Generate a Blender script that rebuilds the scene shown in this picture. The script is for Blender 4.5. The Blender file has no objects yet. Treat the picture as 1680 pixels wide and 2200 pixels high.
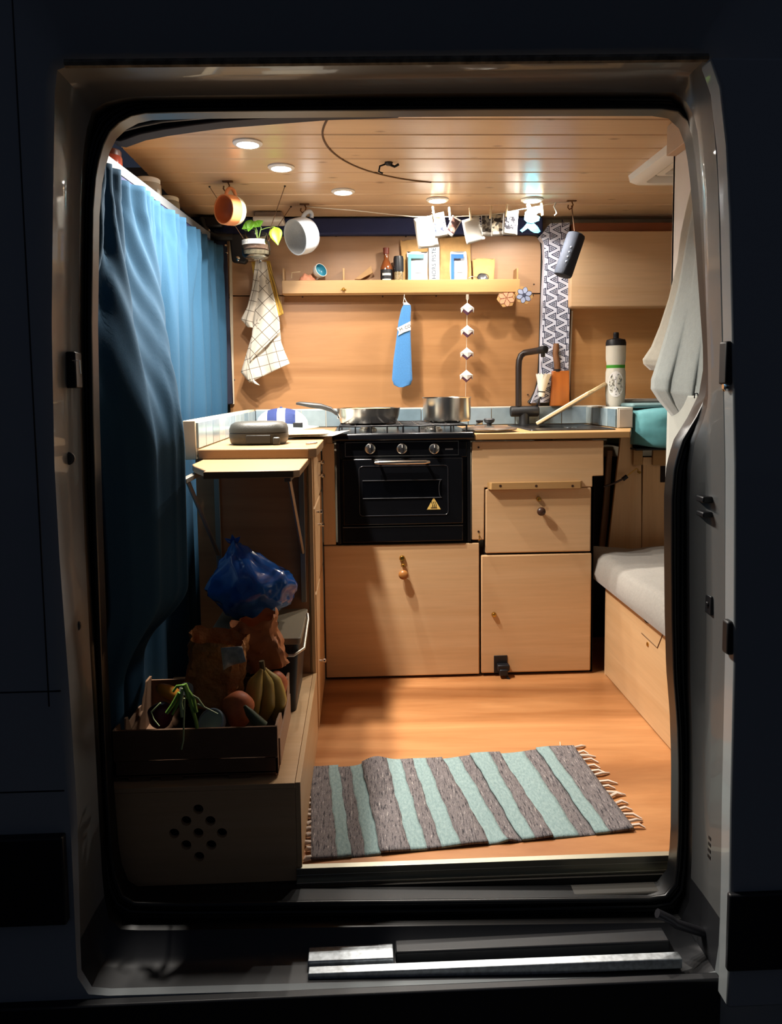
import bpy, math, random
from mathutils import Vector, Matrix
R = math.radians
random.seed(7)
SC = bpy.context.scene
COL = SC.collection

# ------------------------------------------------------------------ camera
FPX, PPX, PPY = 1663.0, 840.0, 983.0          # focal length and principal point (1680x2200 frame)
CAMLOC = Vector((0.0, -1.80, 1.10))
YAW, PIT, ROL = R(2.24), R(5.0), 0.012
_f = Vector((math.sin(YAW)*math.cos(PIT), math.cos(YAW)*math.cos(PIT), -math.sin(PIT)))
_r0 = Vector((math.cos(YAW), -math.sin(YAW), 0.0))
_u0 = _r0.cross(_f)
_r = _r0*math.cos(ROL) - _u0*math.sin(ROL)
_u = _r0*math.sin(ROL) + _u0*math.cos(ROL)
cd = bpy.data.cameras.new('camera')
cam = bpy.data.objects.new('camera', cd); COL.objects.link(cam)
M = Matrix((( _r.x, _u.x, -_f.x, CAMLOC.x), (_r.y, _u.y, -_f.y, CAMLOC.y), (_r.z, _u.z, -_f.z, CAMLOC.z), (0, 0, 0, 1)))
cam.matrix_world = M
cd.sensor_fit = 'VERTICAL'; cd.sensor_height = 36.0; cd.lens = FPX/2200*36.0
cd.shift_y = -(1100.0-PPY)/2200.0
cd.clip_start = 0.02; cd.clip_end = 200
SC.camera = cam

# ------------------------------------------------------------------ light and exposure
SC.view_settings.view_transform = 'Standard'
SC.view_settings.look = 'None'
SC.view_settings.gamma = 1.0
SC.view_settings.use_curve_mapping = False
SC.view_settings.exposure = 0.68
w = bpy.data.worlds.new('night'); SC.world = w; w.use_nodes = True
bg = w.node_tree.nodes['Background']
bg.inputs[0].default_value = (0.30, 0.36, 0.55, 1); bg.inputs[1].default_value = 0.036
LAMP_POWER = 11.0
LAMP_COLOR = (1.0, 0.93, 0.84)

def at(px, py, Y):            # pixel of the photograph -> point of the place at depth Y
    d = _f + _r*((px-PPX)/FPX) - _u*((py-PPY)/FPX)
    return CAMLOC + d*((Y-CAMLOC.y)/d.y)
def atX(px, py, X):
    d = _f + _r*((px-PPX)/FPX) - _u*((py-PPY)/FPX)
    return CAMLOC + d*((X-CAMLOC.x)/d.x)
def atZ(px, py, Z):
    d = _f + _r*((px-PPX)/FPX) - _u*((py-PPY)/FPX)
    return CAMLOC + d*((Z-CAMLOC.z)/d.z)
def rect(x0, y0, x1, y1, Y):  # X0, X1, Z0, Z1 of an upright rectangle at depth Y
    a, b, c, e = at(x0, y0, Y), at(x1, y0, Y), at(x0, y1, Y), at(x1, y1, Y)
    return (a.x+c.x)/2, (b.x+e.x)/2, (c.z+e.z)/2, (a.z+b.z)/2
def px(n, Y): return n*(Y-CAMLOC.y)/FPX        # size of n pixels at depth Y

# ------------------------------------------------------------------ helpers
class MB:
    def __init__(s): s.v = []; s.f = []; s.m = []
    def add(s, vs, fs, m=0, T=None):
        o = len(s.v)
        s.v += [(T @ Vector(p)) if T is not None else Vector(p) for p in vs]
        s.f += [tuple(i+o for i in q) for q in fs]; s.m += [m]*len(fs); return s
    def box(s, x0, x1, y0, y1, z0, z1, m=0, T=None):
        x0, x1 = min(x0, x1), max(x0, x1); y0, y1 = min(y0, y1), max(y0, y1); z0, z1 = min(z0, z1), max(z0, z1)
        return s.add([(x0,y0,z0),(x1,y0,z0),(x1,y1,z0),(x0,y1,z0),(x0,y0,z1),(x1,y0,z1),(x1,y1,z1),(x0,y1,z1)],
                     [(0,3,2,1),(4,5,6,7),(0,1,5,4),(1,2,6,5),(2,3,7,6),(3,0,4,7)], m, T)
    def loops(s, rings, closed=True, cap0=True, cap1=True, m=0, wrap=False):
        n = len(rings[0]); vs = [p for r_ in rings for p in r_]; fs = []
        K = len(rings)
        for k in range(K if wrap else K-1):
            k2 = (k+1) % K
            for i in range(n if closed else n-1):
                j = (i+1) % n
                fs.append((k*n+i, k*n+j, k2*n+j, k2*n+i))
        if not wrap:
            if cap0: fs.append(tuple(range(n-1, -1, -1)))
            if cap1: fs.append(tuple((K-1)*n+i for i in range(n)))
        return s.add(vs, fs, m)
    def lathe(s, prof, o=(0,0,0), ax=(0,0,1), n=24, m=0, cap0=True, cap1=True):
        o = Vector(o); ax = Vector(ax).normalized()
        a = Vector((1,0,0)) if abs(ax.x) < .9 else Vector((0,1,0))
        e1 = (a - ax*a.dot(ax)).normalized(); e2 = ax.cross(e1)
        rings = [[o + ax*h + (e1*math.cos(2*math.pi*i/n) + e2*math.sin(2*math.pi*i/n))*max(r_, 1e-5) for i in range(n)] for r_, h in prof]
        return s.loops(rings, True, cap0, cap1, m)
    def cyl(s, p0, p1, r0, r1=None, n=16, m=0):
        p0, p1 = Vector(p0), Vector(p1); d = p1-p0
        return s.lathe([(r0, 0), (r0 if r1 is None else r1, d.length)], p0, d, n, m)
    def tube(s, pts, r_, n=8, m=0, closed=False):
        P = [Vector(p) for p in pts]; K = len(P); rings = []
        prev = None
        for i, p in enumerate(P):
            if closed: t = P[(i+1) % K]-P[(i-1) % K]
            else: t = P[min(i+1, K-1)]-P[max(i-1, 0)]
            t = t.normalized() if t.length > 1e-9 else Vector((0,0,1))
            if prev is None:
                a = Vector((0,0,1)) if abs(t.z) < .9 else Vector((0,1,0)); e = (a-t*a.dot(t)).normalized()
            else: e = (prev-t*prev.dot(t)).normalized()
            prev = e; b = t.cross(e)
            rr = r_[i] if isinstance(r_, (list, tuple)) else r_
            rings.append([p+(e*math.cos(2*math.pi*k/n)+b*math.sin(2*math.pi*k/n))*rr for k in range(n)])
        return s.loops(rings, True, not closed, not closed, m, wrap=closed)
    def prism(s, poly, vec, m=0):
        P = [Vector(p) for p in poly]; v = Vector(vec)
        return s.loops([P, [p+v for p in P]], True, True, True, m)
    def grid(s, fn, nu, nv, m=0, closed=False):
        vs = [fn(i/(nu if closed else nu-1), j/(nv-1)) for j in range(nv) for i in range(nu)]
        fs = []
        for j in range(nv-1):
            for i in range(nu if closed else nu-1):
                k = (i+1) % nu
                fs.append((j*nu+i, j*nu+k, (j+1)*nu+k, (j+1)*nu+i))
        return s.add(vs, fs, m)
    def sph(s, c, r_, nu=16, nv=10, m=0, T=None, fn=None):
        rx, ry, rz = (r_, r_, r_) if not isinstance(r_, (tuple, list)) else r_
        rings = []
        for j in range(nv+1):
            t = math.pi*j/nv; st = max(math.sin(t), 1e-3)
            ring = []
            for i in range(nu):
                a = 2*math.pi*i/nu; d = Vector((st*math.cos(a), st*math.sin(a), -math.cos(t)))
                k = fn(d) if fn else 1.0
                q = Vector((d.x*rx*k, d.y*ry*k, d.z*rz*k))
                if T is not None: q = T @ q
                ring.append(q+Vector(c))
            rings.append(ring)
        return s.loops(rings, m=m)
    def build(s, name, mats, parent=None, smooth=None, bevel=0, seg=2, solid=0, sub=0, off=0.0):
        me = bpy.data.meshes.new(name)
        me.from_pydata([tuple(p) for p in s.v], [], s.f)
        if not isinstance(mats, (list, tuple)): mats = [mats]
        for x in mats: me.materials.append(x)
        if len(mats) > 1:
            for p, k in zip(me.polygons, s.m): p.material_index = k
        bm_fix(me)
        if smooth is not None:
            for p in me.polygons: p.use_smooth = True
            me.set_sharp_from_angle(angle=R(smooth))
        me.update()
        o = bpy.data.objects.new(name, me); COL.objects.link(o)
        if solid:
            md = o.modifiers.new('solid', 'SOLIDIFY'); md.thickness = solid; md.offset = off
        if bevel:
            md = o.modifiers.new('bevel', 'BEVEL'); md.width = bevel; md.segments = seg; md.limit_method = 'ANGLE'; md.angle_limit = R(40)
            for p in me.polygons: p.use_smooth = True
            me.set_sharp_from_angle(angle=R(30)) if smooth is None else None
        if sub:
            md = o.modifiers.new('sub', 'SUBSURF'); md.levels = sub; md.render_levels = sub
        if parent is not None: attach(o, parent)
        return o
import bmesh
def bm_fix(me):
    b = bmesh.new(); b.from_mesh(me)
    bmesh.ops.recalc_face_normals(b, faces=b.faces[:]); b.to_mesh(me); b.free()
def root_loc(p):
    l = Vector((0,0,0))
    while p is not None: l += p.location; p = p.parent
    return l
def attach(o, p):
    o.parent = p; o.matrix_parent_inverse = Matrix.Translation(-root_loc(p)) if p.type == 'EMPTY' else Matrix.Identity(4)
def tag(o, label, cat, group=None):
    o['label'] = label; o['category'] = cat
    if group: o['group'] = group
    return o
def struct(o): o['kind'] = 'structure'; return o
def thing(name, label, cat, loc, group=None):
    o = bpy.data.objects.new(name, None); COL.objects.link(o); o.location = loc
    o.empty_display_size = .05
    return tag(o, label, cat, group)
def plabel(o, t): o['label'] = t; return o
def text_mesh(txt, size, T, mt, name, parent, ext=0.0004):
    cu = bpy.data.curves.new('txt', 'FONT'); cu.body = txt; cu.size = size; cu.extrude = ext
    cu.align_x = 'CENTER'; cu.align_y = 'CENTER'; cu.resolution_u = 3
    tmp = bpy.data.objects.new('txt', cu); COL.objects.link(tmp)
    bpy.context.view_layer.update()
    me = bpy.data.meshes.new_from_object(tmp.evaluated_get(bpy.context.evaluated_depsgraph_get()))
    bpy.data.objects.remove(tmp)
    me.transform(T); me.materials.clear(); me.materials.append(mt); me.name = name
    o = bpy.data.objects.new(name, me); COL.objects.link(o)
    if parent is not None: attach(o, parent)
    return o
UP = Matrix.Rotation(R(90), 4, 'X')     # lays text drawn in XY upright, facing -Y
def face_T(p, roll=0.0, yawz=0.0): return Matrix.Translation(p) @ Matrix.Rotation(yawz, 4, 'Z') @ Matrix.Rotation(roll, 4, 'Y') @ UP

# ------------------------------------------------------------------ materials
def lin(h):
    if isinstance(h, str): h = tuple(int(h[i:i+2], 16)/255 for i in (0, 2, 4))
    return tuple((c/12.92 if c <= .04045 else ((c+.055)/1.055)**2.4) for c in h) + (1,)
MATS = {}
def mat(name, col, rough=.5, metal=0.0, spec=.5, trans=0.0, ior=1.45, coat=0.0, noise=0.0, nscale=60, bump=0.0, bscale=200, bdist=.002, sheen=0.0, sss=0.0):
    if name in MATS: return MATS[name]
    m = bpy.data.materials.new(name); m.use_nodes = True; nt = m.node_tree; b = nt.nodes['Principled BSDF']
    c = lin(col); b.inputs['Base Color'].default_value = c
    b.inputs['Roughness'].default_value = rough; b.inputs['Metallic'].default_value = metal
    b.inputs['Specular IOR Level'].default_value = spec; b.inputs['Transmission Weight'].default_value = trans
    b.inputs['IOR'].default_value = ior; b.inputs['Coat Weight'].default_value = coat; b.inputs['Sheen Weight'].default_value = sheen
    if sss: b.inputs['Subsurface Weight'].default_value = sss; b.inputs['Subsurface Radius'].default_value = (.01, .006, .004)
    tc = nt.nodes.new('ShaderNodeTexCoord')
    if noise:
        n = nt.nodes.new('ShaderNodeTexNoise'); n.inputs['Scale'].default_value = nscale; n.inputs['Detail'].default_value = 5
        nt.links.new(tc.outputs['Object'], n.inputs['Vector'])
        r_ = nt.nodes.new('ShaderNodeValToRGB')
        r_.color_ramp.elements[0].position = .3; r_.color_ramp.elements[1].position = .7
        r_.color_ramp.elements[0].color = tuple(max(0, x*(1-noise)) for x in c[:3])+(1,)
        r_.color_ramp.elements[1].color = tuple(min(1, x*(1+noise)) for x in c[:3])+(1,)
        nt.links.new(n.outputs['Fac'], r_.inputs['Fac']); nt.links.new(r_.outputs['Color'], b.inputs['Base Color'])
    if bump:
        n = nt.nodes.new('ShaderNodeTexNoise'); n.inputs['Scale'].default_value = bscale; n.inputs['Detail'].default_value = 3
        nt.links.new(tc.outputs['Object'], n.inputs['Vector'])
        bp = nt.nodes.new('ShaderNodeBump'); bp.inputs['Strength'].default_value = bump; bp.inputs['Distance'].default_value = bdist
        nt.links.new(n.outputs['Fac'], bp.inputs['Height']); nt.links.new(bp.outputs['Normal'], b.inputs['Normal'])
    MATS[name] = m; return m
def wood(name, light, dark, axis='X', scale=9, rough=.45, knots=0.0, contrast=(.35, .7), stretch=.06, coat=0.0, distort=1.2, band=0.0):
    if name in MATS: return MATS[name]
    m = bpy.data.materials.new(name); m.use_nodes = True; nt = m.node_tree; b = nt.nodes['Principled BSDF']; L = nt.links.new
    b.inputs['Roughness'].default_value = rough; b.inputs['Coat Weight'].default_value = coat; b.inputs['Coat Roughness'].default_value = .25
    tc = nt.nodes.new('ShaderNodeTexCoord'); oi = nt.nodes.new('ShaderNodeObjectInfo')
    mul = nt.nodes.new('ShaderNodeMath'); mul.operation = 'MULTIPLY'; mul.inputs[1].default_value = 37.0
    L(oi.outputs['Random'], mul.inputs[0])
    comb = nt.nodes.new('ShaderNodeCombineXYZ')
    for k in range(3): L(mul.outputs[0], comb.inputs[k])
    mp = nt.nodes.new('ShaderNodeMapping'); L(tc.outputs['Object'], mp.inputs['Vector']); L(comb.outputs[0], mp.inputs['Location'])
    sc = [1, 1, 1]; sc['XYZ'.index(axis)] = stretch; mp.inputs['Scale'].default_value = sc
    n = nt.nodes.new('ShaderNodeTexNoise'); n.inputs['Scale'].default_value = scale; n.inputs['Detail'].default_value = 7
    n.inputs['Roughness'].default_value = .62; n.inputs['Distortion'].default_value = distort; L(mp.outputs[0], n.inputs['Vector'])
    r_ = nt.nodes.new('ShaderNodeValToRGB'); e = r_.color_ramp.elements
    e[0].position, e[1].position = contrast; e[0].color = lin(dark); e[1].color = lin(light)
    L(n.outputs['Fac'], r_.inputs['Fac']); col = r_.outputs['Color']
    # fine fibres
    n2 = nt.nodes.new('ShaderNodeTexNoise'); n2.inputs['Scale'].default_value = scale*14; n2.inputs['Detail'].default_value = 2
    L(mp.outputs[0], n2.inputs['Vector'])
    mx = nt.nodes.new('ShaderNodeMix'); mx.data_type = 'RGBA'; mx.blend_type = 'MULTIPLY'; mx.inputs['Factor'].default_value = .22
    L(col, mx.inputs['A']); L(n2.outputs['Color'], mx.inputs['B'])
    g = nt.nodes.new('ShaderNodeRGBToBW'); L(n2.outputs['Color'], g.inputs[0]); L(g.outputs[0], mx.inputs['B'])
    col = mx.outputs['Result']
    if band:
        wv = nt.nodes.new('ShaderNodeTexWave'); wv.wave_type = 'BANDS'; wv.bands_direction = 'Y' if axis == 'X' else 'X'
        wv.inputs['Scale'].default_value = band; wv.inputs['Distortion'].default_value = 7; wv.inputs['Detail'].default_value = 2; wv.inputs['Detail Scale'].default_value = .6
        L(mp.outputs[0], wv.inputs['Vector'])
        rr = nt.nodes.new('ShaderNodeValToRGB'); rr.color_ramp.elements[0].position = .0; rr.color_ramp.elements[1].position = .14
        rr.color_ramp.elements[0].color = (.45, .36, .28, 1); rr.color_ramp.elements[1].color = (1, 1, 1, 1)
        L(wv.outputs['Fac'], rr.inputs['Fac'])
        m3 = nt.nodes.new('ShaderNodeMix'); m3.data_type = 'RGBA'; m3.blend_type = 'MULTIPLY'; m3.inputs['Factor'].default_value = .6
        L(col, m3.inputs['A']); L(rr.outputs['Color'], m3.inputs['B']); col = m3.outputs['Result']
    if knots:
        mp2 = nt.nodes.new('ShaderNodeMapping'); L(tc.outputs['Object'], mp2.inputs['Vector']); L(comb.outputs[0], mp2.inputs['Location'])
        s2 = [2.2, 2.2, 2.2]; s2['XYZ'.index(axis)] = 1.1; mp2.inputs['Scale'].default_value = s2
        vo = nt.nodes.new('ShaderNodeTexVoronoi'); vo.inputs['Scale'].default_value = 4.5; L(mp2.outputs[0], vo.inputs['Vector'])
        r2 = nt.nodes.new('ShaderNodeValToRGB'); r2.color_ramp.elements[0].position = .03; r2.color_ramp.elements[1].position = .11
        r2.color_ramp.elements[0].color = (.30, .20, .13, 1); r2.color_ramp.elements[1].color = (1, 1, 1, 1)
        L(vo.outputs['Distance'], r2.inputs['Fac'])
        m2 = nt.nodes.new('ShaderNodeMix'); m2.data_type = 'RGBA'; m2.blend_type = 'MULTIPLY'; m2.inputs['Factor'].default_value = knots
        L(col, m2.inputs['A']); L(r2.outputs['Color'], m2.inputs['B']); col = m2.outputs['Result']
    L(col, b.inputs['Base Color'])
    bp = nt.nodes.new('ShaderNodeBump'); bp.inputs['Strength'].default_value = .12; bp.inputs['Distance'].default_value = .001
    L(n2.outputs['Fac'], bp.inputs['Height']); L(bp.outputs['Normal'], b.inputs['Normal'])
    MATS[name] = m; return m
def emit(name, col, s):
    m = bpy.data.materials.new(name); m.use_nodes = True; b = m.node_tree.nodes['Principled BSDF']
    b.inputs['Emission Color'].default_value = col; b.inputs['Emission Strength'].default_value = s
    return m
def ramp_mat(name, axis, stops, rough=.9, period=None, streak=0.0):
    """constant colour bands across one object axis (woven stripes)"""
    m = bpy.data.materials.new(name); m.use_nodes = True; nt = m.node_tree; b = nt.nodes['Principled BSDF']; L = nt.links.new
    b.inputs['Roughness'].default_value = rough
    return m, nt, b, L

beech = wood('beech', 'e2bd90', 'd4aa7a', 'X', 7, .42, contrast=(.3, .75))
left_top = wood('left_top', 'a5835c', '957148', 'X', 8, .42, contrast=(.3, .75))
ply_right = wood('plywood_right', 'd2a06a', 'ba844c', 'X', 6, .42, contrast=(.3, .72))
beech_v = wood('beech_v', 'dfba8c', 'd1a776', 'Z', 7, .42, contrast=(.3, .75))
beech_y = wood('beech_y', 'dfba8c', 'd1a776', 'Y', 7, .42, contrast=(.3, .75))
worktop_m = wood('worktop', 'b8925f', 'a87f4e', 'X', 8, .38, contrast=(.3, .75))
ply = wood('plywood_wall', 'ac7e52', '92663c', 'X', 6, .4, contrast=(.3, .72), distort=2.0)
ply_pale = wood('plywood_pale', 'b8926e', 'a67c58', 'X', 6, .45, contrast=(.3, .72))
floor_m = wood('floor_ply', 'cc925e', 'a86c3c', 'X', 4, .36, contrast=(.3, .72), stretch=.13, distort=2.6, band=.55)
spruce = wood('spruce_board', 'deC09c', 'cca882', 'X', 8, .33, knots=.75, contrast=(.3, .72), coat=.25)
darkwood = wood('dark_reddish_wood', '9a5a36', '7c4428', 'X', 8, .45)
orange_wood = wood('orange_block_wood', 'c8742a', 'a4581c', 'Z', 9, .35)
branch_m = wood('branch_wood', '8a5e3a', '5e3c22', 'Z', 18, .6)
kraft = mat('kraft_paper', 'c39a62', .8, noise=.12, nscale=30, bump=.5, bscale=60)
brown_paper = mat('brown_paper', 'a8703c', .6, noise=.15, nscale=25, bump=1.0, bscale=28, bdist=.02)
paper = mat('white_paper', 'bdbab2', .7)
black = mat('black_enamel', '0c0d10', .22)
black_matte = mat('black_matte', '101114', .5)
black_plastic = mat('black_plastic', '15161a', .45, noise=.1)
rubber = mat('rubber_seal', '0b0c0e', .35)
steel = mat('brushed_steel', 'c9c4bb', .24, 1.0)
chrome = mat('chrome', 'd8d6d2', .12, 1.0)
alu = mat('aluminium', 'b9b6a4', .42, 1.0)
brass = mat('brass', 'c19a4a', .28, 1.0)
paint = mat('van_paint', '646564', .42, coat=.2)
skin = mat('lit_edge_paint', '9aa0a2', .35, coat=.3)  # lightened van paint; brightness of the lamplit door edges put into the colour
paint_dark = mat('inner_paint', '6c6a66', .55)
navy = mat('navy_cloth', '232c55', .85, bump=.3, bscale=500)
navy_dark = mat('dark_headliner', '10142a', .7)
white_pl = mat('white_plastic', 'dcd9d2', .4)
white_ceramic = mat('white_ceramic', 'cfd8e2', .25, noise=.05, nscale=200)
grout = mat('grout_white', 'bdb8ac', .7)
knob_wood = mat('knob_wood', '9a6430', .4)
knob_dark = mat('knob_dark', '3a241a', .4)
shadow_gap = mat('gap_shade', '1a1210', .9)  # near-black colour standing in for shade in gaps and holes
string_m = mat('string', 'c8bfae', .9)
twine = mat('brown_cord', '5a3f2a', .9)

# ================================================================== THE SETTING
YF, YC, YS, YW = -.095, 1.07, 1.70, 1.76      # floor front edge, cabinet fronts, splashback face, back wall
ZC, ZT = 1.868, .935                          # ceiling, worktop
# floor
fl = MB().box(-.80, 2.0, YF+.012, 1.80, -.03, 0).build('floor', floor_m); struct(fl)
tr = MB()
a, b_ = at(637, 1868, YF).x, at(1462, 1840, YF).x
tr.box(a, 1.0, YF-.004, YF+.014, -.012, .0035).box(a, 1.0, YF-.012, YF-.002, -.034, -.026).box(a, 1.0, YF-.003, YF+.012, -.030, -.012)
o = tr.build('trim_1', alu, bevel=.0012); struct(o); o['label'] = 'ridged aluminium edge strip along the floor at the doorway'
# ceiling boards
ce = bpy.data.objects.new('ceiling', None); COL.objects.link(ce); ce.location = (.6, .9, ZC); struct(ce)
ys = [-.02, .10, .22, .345, .4763, .6132, .7441, .8588, 1.0195, 1.1488, 1.3269, 1.512, 1.7117, 1.80]
for i in range(len(ys)-1):
    y0, y1 = ys[i], ys[i+1]; g = .0018; c = .005
    prof = [(y0+g, ZC+c), (y0+g+c, ZC), (y1-g-c, ZC), (y1-g, ZC+c), (y1-g, ZC+.012), (y0+g, ZC+.012)]
    MB().prism([(-.735, y, z) for y, z in prof], (2.75, 0, 0)).build('board', spruce, ce)
MB().box(-.74, 2.02, -.03, 1.82, ZC+.0125, ZC+.03).build('backing', shadow_gap, ce)
# curved saw line across the boards
pts = [atZ(x, y, ZC-.0005) for x, y in ((712, 244), (700, 262), (693, 283), (697, 303), (712, 324), (740, 345), (780, 363), (830, 377), (885, 387), (935, 392))]
sm = []
for i in range(len(pts)-1):
    for k in range(4):
        p0, p1, p2, p3 = pts[max(i-1,0)], pts[i], pts[i+1], pts[min(i+2,len(pts)-1)]; t = k/4
        sm.append(.5*((2*p1)+(p2-p0)*t+(2*p0-5*p1+4*p2-p3)*t*t+(3*p1-p0-3*p2+p3)*t**3))
MB().tube(sm, .0035, 6).build('curved_joint', mat('joint_brown', '5f4226', .7), ce)
# back wall
wb = bpy.data.objects.new('wall_back', None); COL.objects.link(wb); wb.location = (.4, YW, 0); struct(wb)
MB().box(-1.50, 2.02, 1.79, 1.82, -.03, 2.1).build('wall_skin', mat('inner_skin', 'b5a78f', .6), wb)
def rounded(pts_r, n=6):   # [(x,z,r)] -> rounded polygon
    out = []; K = len(pts_r)
    for i, (x, z, r_) in enumerate(pts_r):
        p = Vector((x, z)); a = Vector(pts_r[i-1][:2]); b = Vector(pts_r[(i+1) % K][:2])
        if r_ <= 0: out.append((x, z)); continue
        da, db = (a-p).normalized(), (b-p).normalized()
        s_, e_ = p+da*r_, p+db*r_
        for k in range(n+1):
            t = k/n; q = s_*(1-t)**2+p*2*t*(1-t)+e_*t*t; out.append((q.x, q.y))
    return out
x0 = at(487, 640, YW).x; x1 = at(1160, 640, YW).x
zt = at(800, 508, YW).z; zm = at(800, 634, YW).z; zb = ZT+.05
MB().prism([(x, YW-.012, z) for x, z in rounded([(x0, zm+.002, 0), (x1+.012, zm+.002, 0), (x1+.012, zt, .06), (x0, zt, .03)])], (0, .012, 0)).build('upper_panel', ply_pale, wb, bevel=.002)
MB().prism([(x, YW-.008, z) for x, z in rounded([(x0, zb, 0), (x1+.002, zb, .05), (x1+.006, zm-.002, 0), (x0, zm-.002, 0)])], (0, .012, 0)).build('lower_panel', ply, wb, bevel=.002)
for sx, sy in ((650, 638), (822, 637), (937, 636), (1145, 634), (1147, 611), (1134, 848), (493, 640), (503, 816), (722, 507), (872, 508)):
    p = at(sx, sy, YW-.012); MB().lathe([(.004, 0), (.004, .0015), (.002, .002)], p+Vector((0, .001, 0)), (0, -1, 0), 8).build('screw', knob_dark, wb)
# black rubber edging beside the panel
ed = [at(*q, YW-.014) for q in ((1110, 500), (1140, 500), (1155, 505), (1164, 516), (1166, 540), (1164, 640), (1161, 760), (1158, 815), (1152, 840), (1143, 858), (1136, 866))]
MB().tube(ed, .009, 8).build('edging', black_matte, wb, smooth=60)
# navy padded band below the ceiling
X0, X1, Z0, Z1 = rect(430, 477, 1166, 504, 1.72)
MB().box(X0-.1, X1, 1.71, 1.79, Z0, ZC-.004).build('padded_band', navy, wb, bevel=.008)
# lower wall on the right of the pillar, raised upper box and the brown rail over it
X0, X1, Z0, Z1 = rect(1226, 655, 1440, 870, YW)
MB().box(X0, 1.9, YW-.006, YW+.02, ZT+.02, Z1+.03).build('lower_panel', ply_right, wb)
X0, X1, Z0, Z1 = rect(1226, 496, 1440, 659, 1.66)
MB().box(X0, 1.9, 1.66, 1.79, Z0, Z1).build('raised_panel', wood('raised_ply', 'e2c09a', 'd4ac82', 'X', 6, .45), wb, bevel=.006)
X0, X1, Z0, Z1 = rect(1233, 477, 1440, 496, 1.67)
MB().box(X0, 1.9, 1.68, 1.79, Z0, Z1).build('rail', darkwood, wb, bevel=.004)
p0, p1 = at(1229, 668, 1.735), at(1221, 862, 1.735)
MB().tube([p0, p1], .004, 8).build('edge_strip', white_pl, wb, smooth=60)
# pillar cover with printed triangles
pl = [at(*q, 1.70) for q in ((1183, 480), (1224, 478), (1222, 500), (1224, 660), (1220, 862), (1143, 866), (1152, 845), (1162, 815), (1166, 640), (1170, 560), (1168, 520), (1160, 508))]
pil = MB().prism(pl, (0, .07, 0)).build('pillar_cover', mat('pale_print_cloth', 'ccd0e0', .8), wb)
tri = MB(); nv = mat('navy_print', '1a2140', .8)
def inside(q, poly):
    c = False; j = len(poly)-1
    for i in range(len(poly)):
        a, b = poly[i], poly[j]
        if (a[1] > q[1]) != (b[1] > q[1]) and q[0] < (b[0]-a[0])*(q[1]-a[1])/(b[1]-a[1])+a[0]: c = not c
        j = i
    return c
poly2 = [(p.x, p.z) for p in pl]
def span(z):
    xs = []
    for i in range(len(poly2)):
        a, b = poly2[i-1], poly2[i]
        if (a[1] > z) != (b[1] > z): xs.append(a[0]+(b[0]-a[0])*(z-a[1])/(b[1]-a[1]))
    return (min(xs), max(xs)) if len(xs) >= 2 else None
def clipx(q, x, s):
    out = []
    for i in range(len(q)):
        a, b = q[i-1], q[i]; ia, ib = (a[0]-x)*s >= 0, (b[0]-x)*s >= 0
        if ia != ib: t = (x-a[0])/(b[0]-a[0]); out.append((x, a[1]+(b[1]-a[1])*t))
        if ib: out.append(b)
    return out
S = px(17.5, 1.70)         # row pitch of half a triangle pair
zc0 = pl[0].z; xc0 = at(1166, 660, 1.70).x; rowh = px(26, 1.70); colw = px(24.5, 1.70)
lean = (at(1213, 480, 1.7).x-at(1191, 862, 1.7).x)/(pl[0].z-pl[5].z)
def ring_tri(cx, cz, s, dirx, thick):
    # outline triangle as three trapezoids, clipped by skipping when a corner leaves the panel
    base = [(-.5*dirx, .5), (-.5*dirx, -.5), (.5*dirx, 0)]
    def P(k): return [(cx+q[0]*s*.86*k-(0.0)*dirx, cz+q[1]*s*k) for q in base]
    cen = (cx-.5*dirx*s*.86+s*.29*dirx, cz)
    def Q(k): return [(cen[0]+(q[0]-cen[0])*k, cen[1]+(q[1]-cen[1])*k) for q in P(1)]
    o_, i_ = Q(1), Q(1-thick)
    return o_, i_
for col in range(-3, 4):
    for row in range(-2, 17):
        for dirx in (1, -1):
            cz = zc0-(row+(.5 if dirx < 0 else 0)+.5*(col % 2)*0)*rowh*1.0
            cx = xc0+colw*col+(cz-zc0)*lean+(.0 if dirx > 0 else px(5, 1.70))
            for k0, k1 in ((1.0, .70), (.46, .24), (.10, .0)):
                s = S
                base = [(-.5*dirx, .5), (-.5*dirx, -.5), (.5*dirx, 0)]
                vs = [(cx+q[0]*s*1.05, cz+q[1]*s) for q in base]
                cen = (sum(v[0] for v in vs)/3, sum(v[1] for v in vs)/3)
                oo = [(cen[0]+(v[0]-cen[0])*k0, cen[1]+(v[1]-cen[1])*k0) for v in vs]
                ii = [(cen[0]+(v[0]-cen[0])*k1, cen[1]+(v[1]-cen[1])*k1) for v in vs]
                for e in range(3):
                    q = [oo[e], oo[(e+1) % 3], ii[(e+1) % 3], ii[e]]
                    zm_ = sum(v[1] for v in q)/4; sp_ = span(zm_)
                    if sp_ is None: continue
                    q = clipx(clipx(q, sp_[0]+.001, 1), sp_[1]-.001, -1)
                    if len(q) >= 3: tri.add([(v[0], 1.6994, v[1]) for v in q], [tuple(range(len(q)))])
tri.build('triangle_print', nv, pil)
# left side: dark cab behind the curtain, rear end, roof
o = MB().box(-1.5, -1.48, -.3, 1.82, -.03, 2.1).build('wall_left', mat('cab_dark', '17181c', .8)); struct(o)
o = MB().box(2.02, 2.04, -.3, 1.82, -.03, 2.1).build('wall_right', ply_pale); struct(o)

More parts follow.
